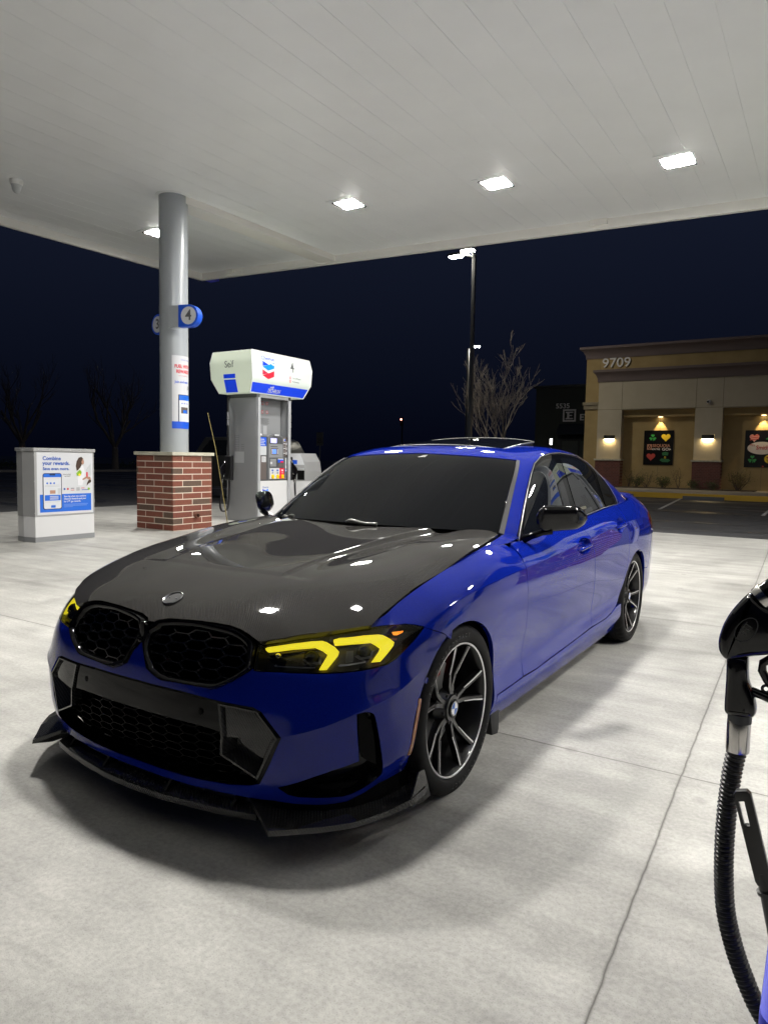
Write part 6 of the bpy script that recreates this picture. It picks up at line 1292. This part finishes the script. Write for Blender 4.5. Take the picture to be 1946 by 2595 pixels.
    # lamps
    for k, xc in enumerate((-7.48, -2.90)):
        s = thing('wall_sconce', 'dark half round wall lamp lighting the %s brick based pier' % ('corner' if k == 0 else 'middle'), 'wall lamp', (xc, y0, 2.65), 0, 'pier lamps'); n = 16
        mb = MB(); rows = [[(.28 * math.cos(a), -.16 * math.sin(a) - .002, z) for a in np.linspace(0, math.pi, n)] for z in (-.10, .10)]; mb.grid(rows); mb.add([(p[0], p[1], .10) for p in rows[0]], [tuple(range(n))]); mb.build('shade', 'fixture_dark', s, smooth=50)
        mb = MB(); rows = [[(.25 * math.cos(a), -.14 * math.sin(a) - .006, z) for a in np.linspace(0, math.pi, n)] for z in (-.135, -.101)]; mb.grid(rows); mb.add(rows[0], [tuple(range(n))[::-1]]); mb.build('lens', 'warm_lens', s)
    for k, xc in enumerate((-5.13, -.63)):
        x_, z_ = xc, 3.655; s = thing('soffit_downlight', 'small round soffit lamp shining down the wall above the %s black poster board' % ('on the go' if k == 0 else 'oval sign'), 'downlight', (x_, y0 + .40, z_), 0, 'soffit lamps')
        mb = MB(); mb.lathe([(0, -.004), (.09, -.004), (.11, -.002), (.11, .0)], 24); mb.build('lens', 'downlight_lens', s)
        L = bpy.data.lights.new('soffit_beam', 'SPOT'); L.energy = 150; L.color = (1, .72, .36); L.spot_size = R(62); L.spot_blend = .18; L.shadow_soft_size = .04; o = bpy.data.objects.new('soffit_beam', L); put(o, s); o.location = (0, -.02, -.03); o.rotation_euler = (R(4), 0, 0)
    # poster boards
    yb = y0 + .50
    for k, (a, b, z0, z1, lab) in enumerate(((-5.79, -4.41, 1.285, 2.975, 'black poster board with hearts, shamrock and on the go lettering'), (-1.315, .08, 1.25, 2.95, 'black poster board with hearts and white oval shop sign'))):
        (a, z0), (b, z1) = at_depth(a, z0, yb), at_depth(b, z1, yb); w = b - a; h = z1 - z0
        p = thing('poster_board', lab, 'poster', (a, yb, z0)); T = F3((0, -.0, 0), (1, 0, 0), (0, 0, 1))
        mb = MB(); mb.box(0, w, 0, .045, 0, h, .008); mb.build('board', 'board_black', p)
        def A_(m, pts, lift, name): q = MB(); sheet(q, [(u * w, v * h) for u, v in pts], T @ Matrix.Translation((0, 0, lift)), .002); q.build(name, m, p)
        def H_(m, u, v, s, lift=.003, name='heart'): q = MB(); sheet(q, heart(u * w, v * h, s), T @ Matrix.Translation((0, 0, lift)), .002); q.build(name, m, p)
        def sham(u, v, s, m='art_green'):
            q = MB()
            for an in (90, 210, 330): q = join_mb(q, MB().prism([(u * w + x * math.cos(R(an - 90)) - y * math.sin(R(an - 90)), v * h + x * math.sin(R(an - 90)) + y * math.cos(R(an - 90))) for x, y in heart(0, s * .75, s * .62)], .003, .005, T))
            q.tube([tuple(T @ Vector((u * w, v * h, .004))), tuple(T @ Vector((u * w + .02, v * h - s * 1.2, .004)))], .012, 6); q.build('shamrock', m, p)
        if k == 0:
            sham(.30, .79, .13); H_('art_yellow', .74, .80, .21); H_('art_red', .26, .24, .21)
            A_('art_tan', rect(.12, .28, .44, .60), .003, 'logo_tile'); A_('board_black', [(.20, .46), (.255, .50), (.20, .59), (.145, .50)], .006, 'logo_tile'); A_('art_tan', [(.20, .475), (.225, .50), (.20, .55), (.175, .50)], .009, 'logo_tile')
            MB().text('SEQUOIA', .20, T @ Matrix.Translation((.595 * w, .555 * h, .004)), .002, bold=.004, sx=.98).build('lettering', 'art_tan', p); MB().text('ON THE', .105, T @ Matrix.Translation((.43 * w, .455 * h, .004)), .002, bold=.004, sx=.9).text('GO', .19, T @ Matrix.Translation((.74 * w, .455 * h, .004)), .002, bold=.004, sx=1.1).build('lettering', 'art_white', p)
            A_('art_white', [(.27, .455), (.31, .475), (.31, .435)], .003, 'arrow'); A_('art_white', [(.93, .455), (.87, .49), (.87, .42)], .003, 'arrow')
            A_('art_deep_green', [(.56, .14), (.62, .19), (.86, .175), (.92, .13), (.84, .085), (.66, .09)], .003, 'hat'); A_('art_deep_green', [(.65, .28), (.83, .28), (.85, .36), (.74, .385), (.63, .355)], .003, 'hat'); A_('art_yellow', rect(.71, .77, .195, .25), .006, 'hat_buckle'); A_('board_black', rect(.728, .752, .21, .235), .009, 'hat_buckle')
        else:
            H_('art_pink', .27, .80, .20); [A_('art_red', [(.14, .80 + q), (.40, .83 + q), (.40, .85 + q), (.14, .82 + q)], .006, 'heart_stripe') for q in (-.07, -.02, .03)]
            A_('art_green', [(.60, .76), (.78, .73), (.95, .76), (.90, .79), (.66, .80)], .003, 'hat'); A_('art_deep_green', [(.70, .81), (.88, .81), (.88, .91), (.70, .91)], .003, 'hat')
            A_('art_white', disc(.50, .52, .42, .17, 40), .003, 'oval_sign'); MB().text("Smith's", .27, T @ Matrix.Translation((.56 * w, .53 * h, .006)), .002, bold=.004, sx=.85, shear=.1).text('Mrs', .14, T @ Matrix.Translation((.22 * w, .60 * h, .006)), .002).build('lettering', 'art_red', p)
            sham(.24, .22, .14); A_('art_yellow', disc(.74, .23, .15, .12, 30), .003, 'smiling_face'); H_('art_red', .68, .27, .05, .006, 'smiling_face'); H_('art_red', .82, .27, .05, .006, 'smiling_face'); q = MB(); q.tube([tuple(T @ Vector((.74 * w + .12 * math.cos(R(a)), .235 * h + .12 * math.sin(R(a)), .008))) for a in range(200, 345, 12)], .008, 6); q.build('smiling_face', 'board_black', p); A_('art_red', disc(.56, .03, .03, .02), .003, 'dot')
    # dark red balloon sign behind the corner
    mb = MB(); mb.sphere((-9.05, 36.5, 5.2), (.28, .25, .75), 20, 14); tag(mb.build('balloon', 'balloon_red', None, smooth=60), 'dark red balloon floating beside the corner of the numbered shop building', 'balloon')
def building_dark():
    y = 48.; t = thing('dark_shop_building', 'unlit dark shop building with pale number 5535 and framed letter sign', 'building', (-12, y, 0))
    mb = MB(); mb.box(-4.6, 4.5, 0, 8, 0, 6.75); mb.build('wall', 'dark_wall', t); mb = MB(); mb.box(-4.75, 4.5, -.12, 8.1, 6.752, 6.95); mb.build('coping', 'fixture_dark', t)
    mb = MB(); mb.prism([(0, 3.35), (-.02, 4.15), (-.9, 3.35)], -2.75, 1.5, Matrix(((0, 0, 1, 0), (1, 0, 0, -.01), (0, 1, 0, 0), (0, 0, 0, 1)))); mb.build('awning', 'fixture_dark', t)
    mb = MB(); mb.box(-2.8, -1.2, -.05, .02, .05, 3.2); mb.build('door_frame', 'fixture_dark', t); mb = MB(); mb.box(-2.48, -1.35, -.07, -.052, .2, 2.9); mb.build('door_glass', 'door_glass', t); mb = MB(); mb.box(-1.15, -.2, -.07, .02, .2, 2.9); mb.build('window', 'door_glass', t)
    T = F3((0, 0, 0), (1, 0, 0), (0, 0, 1))
    MB().text('5535', .50, Matrix.Translation((-2.55, -.03, 5.42)) @ T, .03, bold=.004, sx=1.05).build('house_number', 'number_grey', t)
    mb = MB(); [mb.box(a, b, -.08, -.005, c, d) for a, b, c, d in ((-2.51, -1.57, 4.30, 4.40), (-2.51, -1.57, 5.08, 5.18), (-2.51, -2.41, 4.402, 5.078), (-1.67, -1.57, 4.402, 5.078))]; mb.build('sign_frame', 'number_grey', t)
    mb = MB(); [mb.box(a, b, -.08, -.005, c, d) for a, b, c, d in ((-2.30, -1.78, 4.47, 4.56), (-2.30, -1.78, 4.92, 5.01), (-2.20, -2.05, 4.562, 4.918), (-2.048, -1.85, 4.70, 4.78))]; mb.build('sign_letter', 'number_grey', t)
    MB().text('EYE', .62, Matrix.Translation((-.80, -.03, 4.58)) @ T, .03, bold=.012).build('lettering', 'number_grey', t); mb = MB(); mb.box(-1.50, 1.2, -.05, -.004, 4.93, 5.15); mb.build('sign_board', 'dark_wall' if 0 else 'fixture_dark', t)
    s = thing('wall_lantern', 'bright white oblong lantern on the unlit shop wall', 'wall lamp', (-15.28, y - .08, 2.85)); mb = MB(); mb.box(-.12, .12, -.10, .08, -.27, .27, .02); mb.build('case', 'fixture_dark', s); mb = MB(); mb.box(-.085, .085, -.125, -.101, -.21, .21, .01); mb.build('lens', 'white_lens', s)
def street_light(x, y, h, heads, label, k=1.):
    t = thing('street_light', label, 'street light', (x, y, 0), 0, 'car park street lights')
    mb = MB(); mb.lathe([(.25, 0), (.25, .6), (.22, .62)], 20); mb.build('base', 'sidewalk', t); mb = MB(); mb.box(-.075 * k, .075 * k, -.075 * k, .075 * k, .5, h, .015); mb.build('pole', 'pole_grey', t)
    for dx, dy, dz, w in heads:
        mb = MB(); mb.tube([(0, 0, h - .1), (dx * .5, dy * .5, h + dz)], .04, 8); mb.build('arm', 'pole_grey', t); mb = MB(); mb.box(dx - w, dx + w, dy - w * .6, dy + w * .6, h + dz - .03, h + dz + .10, .03); mb.build('lamp_head', 'pole_grey', t)
        mb = MB(); mb.box(dx - w * .8, dx + w * .8, dy - w * .45, dy + w * .45, h + dz - .075, h + dz - .032, .01); mb.build('lens', 'street_lens', t)
def background():
    mb = MB(); mb.box(-9.0, 30, 28.42, 45, -.05, .15, .02); struct(mb.build('sidewalk', 'sidewalk'))
    mb = MB(); mb.box(-9.0, 30, 27.95, 28.418, -.05, .152, .01); n = 0
    for i in range(150):
        for j in range(2): mb.box(-8.5 + i * .11, -8.44 + i * .11, 28.10 + j * .12, 28.16 + j * .12, .152, .158)
    struct(mb.build('tactile_kerb', 'yellow_tactile'))
    for xs in (-5.2, -2.6, .2, 3.0): mb = MB(); mb.box(xs - .012, xs + .012, 28.43, 33.1, .148, .153); struct(mb.build('sidewalk_joint', 'seam'))
    mb = MB(); mb.box(-8.3, -.75, 33.15, 34.6, .1, .185); struct(mb.build('planting_bed', 'soil'))
    for k, (a, b, c, d, w) in enumerate(((-2.95, 28.0 - .1, -2.24, 19.96, .10), (.52, 27.5, .57, 19.4, .09), (.86, 27.5, .80, 19.4, .09), (-6.3, 27.8, -6.0, 20, .10))):
        mb = MB(); mb.add([(a - w / 2, b, -.046), (a + w / 2, b, -.046), (c + w / 2, d, -.046), (c - w / 2, d, -.046)], [(3, 2, 1, 0)]); struct(mb.build('parking_line', 'line_white'))
    for k, (a, b) in enumerate(((-6.6, -4.66), (-2.78, -1.30))):
        t = MB(); t.prism([(0, -.05), (.16, -.05), (.13, .09), (.03, .09)], a, b, Matrix(((0, 0, 1, 0), (1, 0, 0, 27.2), (0, 1, 0, 0), (0, 0, 0, 1))), .01); tag(t.build('wheel_stop', 'stop_grey'), 'low grey concrete wheel stop ' + ('half hidden behind the blue car' if k == 0 else 'in front of the brick based middle pier'), 'wheel stop', 'wheel stops')
    building_gold(); building_dark()
    for k, (x, w, h, leaf, st, dn, lab) in enumerate(((-6.35, .6, 1.15, 'shrub_dry', 6, 110, 'thin dry twiggy shrub by the tan wall, nearest the corner pier'), (-6.0, .6, .6, 'shrub_green', 14, 420, 'low rounded green shrub under the thin dry shrub'), (-5.5, .8, .95, 'shrub_dry', 9, 160, 'pale sparse shrub between two green shrubs below the on the go board'), (-4.75, .6, .62, 'shrub_green', 16, 480, 'dense dark green shrub below the on the go poster board'), (-4.05, .5, 1.15, 'shrub_dry', 4, 70, 'bare curly shrub just left of the middle brick pier'), (-3.4, .5, .42, 'shrub_green', 12, 300, 'small green shrub at the foot of the middle brick pier'), (-2.6, .5, .42, 'shrub_green', 10, 240, 'small loose green shrub before the far edge of the middle brick pier'), (-1.45, 1.3, 1.1, 'shrub_dry', 18, 520, 'wide olive leafy shrub beside the white oval sign board'))):
        shrub(x, 33.65, .18, w, h, 30 + k, leaf, lab, dn, st, 'shrubs along the shop wall')
    street_light(-11.93, 27., 10.55, ((-.55, .0, .12, .30), (-.95, -.25, -.05, .30)) if 0 else ((-.40, .15, .32, .34), (-.85, -.15, .04, .34)), 'tall grey street light with two glowing heads beyond the canopy')
    street_light(-25.6, 55., 11.3, ((.75, 0, .15, .38),), 'farther street light with one glowing head above the bare tree', 1.2)
    for x, y, m in ((-12.2, 26.4, 350), (-24.8, 54.6, 900)):
        pass
    bare_tree('bare_tree', -12.35, 31., 5.2, 5, 'bare multi stemmed tree in front of the tall street light', 'bare trees', 7, .42, 1.0, .10, 5)
    bare_tree('bare_tree', -49.6, 36.3, 8.4, 11, 'bare winter tree rising behind the brick plinth and advert cabinet', 'bare trees', 6, .75, 2.0, .26, 4)
    bare_tree('bare_tree', -54.0, 30.7, 9.0, 18, 'bare winter tree directly behind the advert cabinet', 'bare trees', 6, .7, 2.2, .25, 4)
    mb = MB(); mb.box(-48.2, -47.9, -40, 62, -.05, .13, .02); struct(mb.build('kerb', 'sidewalk')); mb = MB(); mb.box(-90, -48.21, -40, 62, -.06, .10); struct(mb.build('verge', 'soil'))
    rng = random.Random(77); mb = MB()
    for k in range(60):
        c = Vector((-52 - rng.random() * 9, -20 + rng.random() * 75, .1)); 
        for j in range(50): p = c + Vector((rng.gauss(0, .6), rng.gauss(0, .6), abs(rng.gauss(.25, .25)))); a = Vector((rng.gauss(0, 1), rng.gauss(0, 1), rng.gauss(0, 1))).normalized() * .12; b = Vector((rng.gauss(0, 1), rng.gauss(0, 1), rng.gauss(0, 1))).normalized() * .06; mb.add([p - a, p + b, p + a, p - b], [(0, 1, 2, 3)])
    struct(mb.build('ground_cover', 'shrub_green'), 'stuff')
    # dark car behind the pump
    t = thing('parked_suv', 'dark parked car half hidden behind the fuel pump', 'car', (-14.65, 14., 0))
    prof = [(2.2, .35), (2.24, .75), (2.22, 1.20), (2.14, 1.33), (1.98, 1.56), (1.80, 1.82), (1.60, 1.92), (1.2, 1.955), (-.6, 1.95), (-1.2, 1.3), (-2.3, 1.15), (-2.45, .8), (-2.4, .35)]
    TZ = Matrix(((1, 0, 0, 0), (0, 0, 1, 0), (0, 1, 0, 0), (0, 0, 0, 1))); mb = MB(); mb.prism([tuple(p) for p in ccw(np.array(prof))], 0, 1.9, TZ, .05); mb.build('body', 'suv_paint', t, smooth=40)
    mb = MB(); mb.prism([tuple(p) for p in ccw(np.array([(1.92, 1.40), (1.70, 1.76), (1.5, 1.83), (1.0, 1.85), (.9, 1.36)]))], -.004, .02, TZ); mb.prism([tuple(p) for p in ccw(np.array([(.8, 1.36), (.9, 1.85), (-.4, 1.84), (-.9, 1.36)]))], -.004, .02, TZ); mb.build('side_window', 'tinted_glass', t)
    mb = MB(); mb.box(2.205, 2.26, .1, .3, 1.0, 1.3, .01); mb.build('tail_light', 'chrome', t)
    for xw in (1.45, -1.55): mb = MB(); mb.lathe([(.2, -.02), (.33, -.03), (.36, .02), (.36, .2), (.2, .22)], 32, Matrix(((1, 0, 0, xw), (0, 0, 1, 0), (0, -1, 0, .31), (0, 0, 0, 1)))); mb.build('wheel', 'tyre', t, smooth=40)
    # windshield service cabinet behind the pump
    t = thing('service_cabinet', 'grey service cabinet with small advert and dark trays behind the fuel pump', 'cabinet', (-8.3, 10.45, 0))
    pr = [(-.55, .0), (.07, .0), (.07, 1.0), (.03, 1.22), (-.10, 1.42), (-.55, 1.42)]; mb = MB(); mb.prism([tuple(p) for p in ccw(np.array([(a, max(b, .78)) for a, b in pr]))], 0, .6, TZ, .008); mb.build('body', 'galv', t); mb = MB(); mb.box(-.55, .07, .005, .6, 0, .775); mb.build('lower_panel', 'pump_white', t)
    T = F3((0, -.001, 0), (1, 0, 0), (0, 0, 1)); q = MB(); sheet(q, [(-.54, 1.15), (.035, 1.15), (-.01, 1.27), (-.095, 1.405), (-.54, 1.405)], T, .001); q.build('poster_sheet', 'paper', t); q = MB(); sheet(q, rect(-.54, -.18, 1.165, 1.26), T @ Matrix.Translation((0, 0, .0012)), .001); q.build('blue_band', 'sign_blue', t)
    q = MB(); sheet(q, rect(-.45, -.22, .80, 1.02), T, .002); sheet(q, rect(-.17, .04, .80, 1.02), T, .002); q.build('tray', 'void_black', t); MB().text('Towels', .06, T @ Matrix.Translation((-.05, 1.06, .002)), .0005).build('lettering', 'paper', t)
    mb = MB(); mb.tube([(0, 0, 0), (-.34, .02, 1.45), (-.56, .03, 2.12)], .008, 6); tag(mb.build('squeegee_pole', 'gold_rod', None, loc=(-7.30, 7.02, 0)), 'thin brown pole leaning behind the brick plinth', 'pole')
    # far road sign, red signal
    t = thing('road_sign', 'small dim rectangular road sign far beyond the windshield', 'road sign', (-30.5, 40, 0)); mb = MB(); mb.tube([(0, 0.02, 0), (0, .02, 3.2)], .04, 8); mb.build('post', 'pole_grey', t); mb = MB(); mb.box(-.32, .32, -.02, .0, 2.3, 3.3, .005); mb.build('panel', 'sign_face', t); MB().text('25', .45, F3((0, -.022, 2.65), (1, 0, 0), (0, 0, 1)), .002).build('number', 'fixture_dark', t)
    t = thing('traffic_signal', 'tiny distant signal showing a red light in the dark', 'traffic light', (-47.4, 80, 0)); mb = MB(); mb.tube([(0, .3, 0), (0, .3, 7.2)], .1, 8); mb.build('post', 'matt_black', t); mb = MB(); mb.box(-.2, .2, 0, .25, 6.0, 7.1, .03); mb.build('housing', 'matt_black', t); mb = MB(); mb.sphere((0, -.02, 6.84), .11, 12, 8); mb.build('red_lens', 'far_red', t, smooth=60)
# ---------------------------------------------------------------- assemble
mat('far_red', (1, .1, .05), .4, emit=(1, .30, .22), strength=14)
ground_and_canopy()
build_car()
brick_column(-7.965, 6.345)
brick_column(ISL_R, 6.2, False)
ad_cabinet(-7.69, 3.515, 'low grey cabinet with a Combine your rewards advert nearest the brick plinth')
ad_cabinet(ISL_R + .25, 3.3, 'grey advert cabinet beyond the open lane, seen only in reflections').rotation_euler = (0, 0, math.pi)
make_pump(-8.03, 8.75, 'white and grey fuel pump 4 with a lit Self topper behind the blue car')
make_pump(ISL_R, 8.9, 'fuel pump past the tail of the car, seen only in reflections', ('6', '5'), 0, ('black nozzle on the far face of the reflected pump', 'black nozzle on the near face of the reflected pump'))
make_pump(ISL_R, -.30, 'fuel pump out of view beside the photographer that holds the large nozzle', ('2', '1'), 0, ('black nozzle on the far face of the pump beside the photographer', ''), 1)
near_nozzle()
background()
SC.world = bpy.data.worlds.new('World'); SC.world.use_nodes = True
wn = SC.world.node_tree.nodes; wl = SC.world.node_tree.links; bg = wn['Background']
tc = wn.new('ShaderNodeTexCoord'); sp = wn.new('ShaderNodeSeparateXYZ'); rp = wn.new('ShaderNodeValToRGB'); wl.new(tc.outputs['Generated'], sp.inputs[0]); wl.new(sp.outputs[2], rp.inputs['Fac']); wl.new(rp.outputs['Color'], bg.inputs['Color'])
e = rp.color_ramp.elements; e[0].position = 0; e[0].color = (.0009, .0014, .0048, 1); e[1].position = .45; e[1].color = (.009, .0125, .027, 1); bg.inputs['Strength'].default_value = 1.0
cd = bpy.data.cameras.new('camera'); co = bpy.data.objects.new('camera', cd); COL.objects.link(co)
cd.sensor_fit = 'HORIZONTAL'; cd.sensor_width = 36; cd.lens = 1784.327 / 1946 * 36; cd.clip_start = .05; cd.clip_end = 1500
yaw, pitch, roll = .562437, .0735805, .0172160
cy, sy, cp, spn = math.cos(yaw), math.sin(yaw), math.cos(pitch), math.sin(pitch)
f = Vector((-sy * cp, cy * cp, -spn)); r = Vector((cy, sy, 0)); u = r.cross(f); c, s = math.cos(roll), math.sin(roll); r2 = r * c + u * s; u2 = u * c - r * s
co.matrix_world = Matrix(((r2.x, u2.x, -f.x, CAMP[0]), (r2.y, u2.y, -f.y, CAMP[1]), (r2.z, u2.z, -f.z, CAMP[2]), (0, 0, 0, 1)))
SC.camera = co
SC.view_settings.view_transform = 'Standard'; SC.view_settings.look = 'None'; SC.view_settings.exposure = 0; SC.view_settings.gamma = 1
cy_ = SC.cycles; cy_.use_denoising = True; cy_.max_bounces = 8; cy_.diffuse_bounces = 6; cy_.glossy_bounces = 4; cy_.transparent_max_bounces = 8; cy_.caustics_reflective = False; cy_.caustics_refractive = False; cy_.sample_clamp_indirect = 6
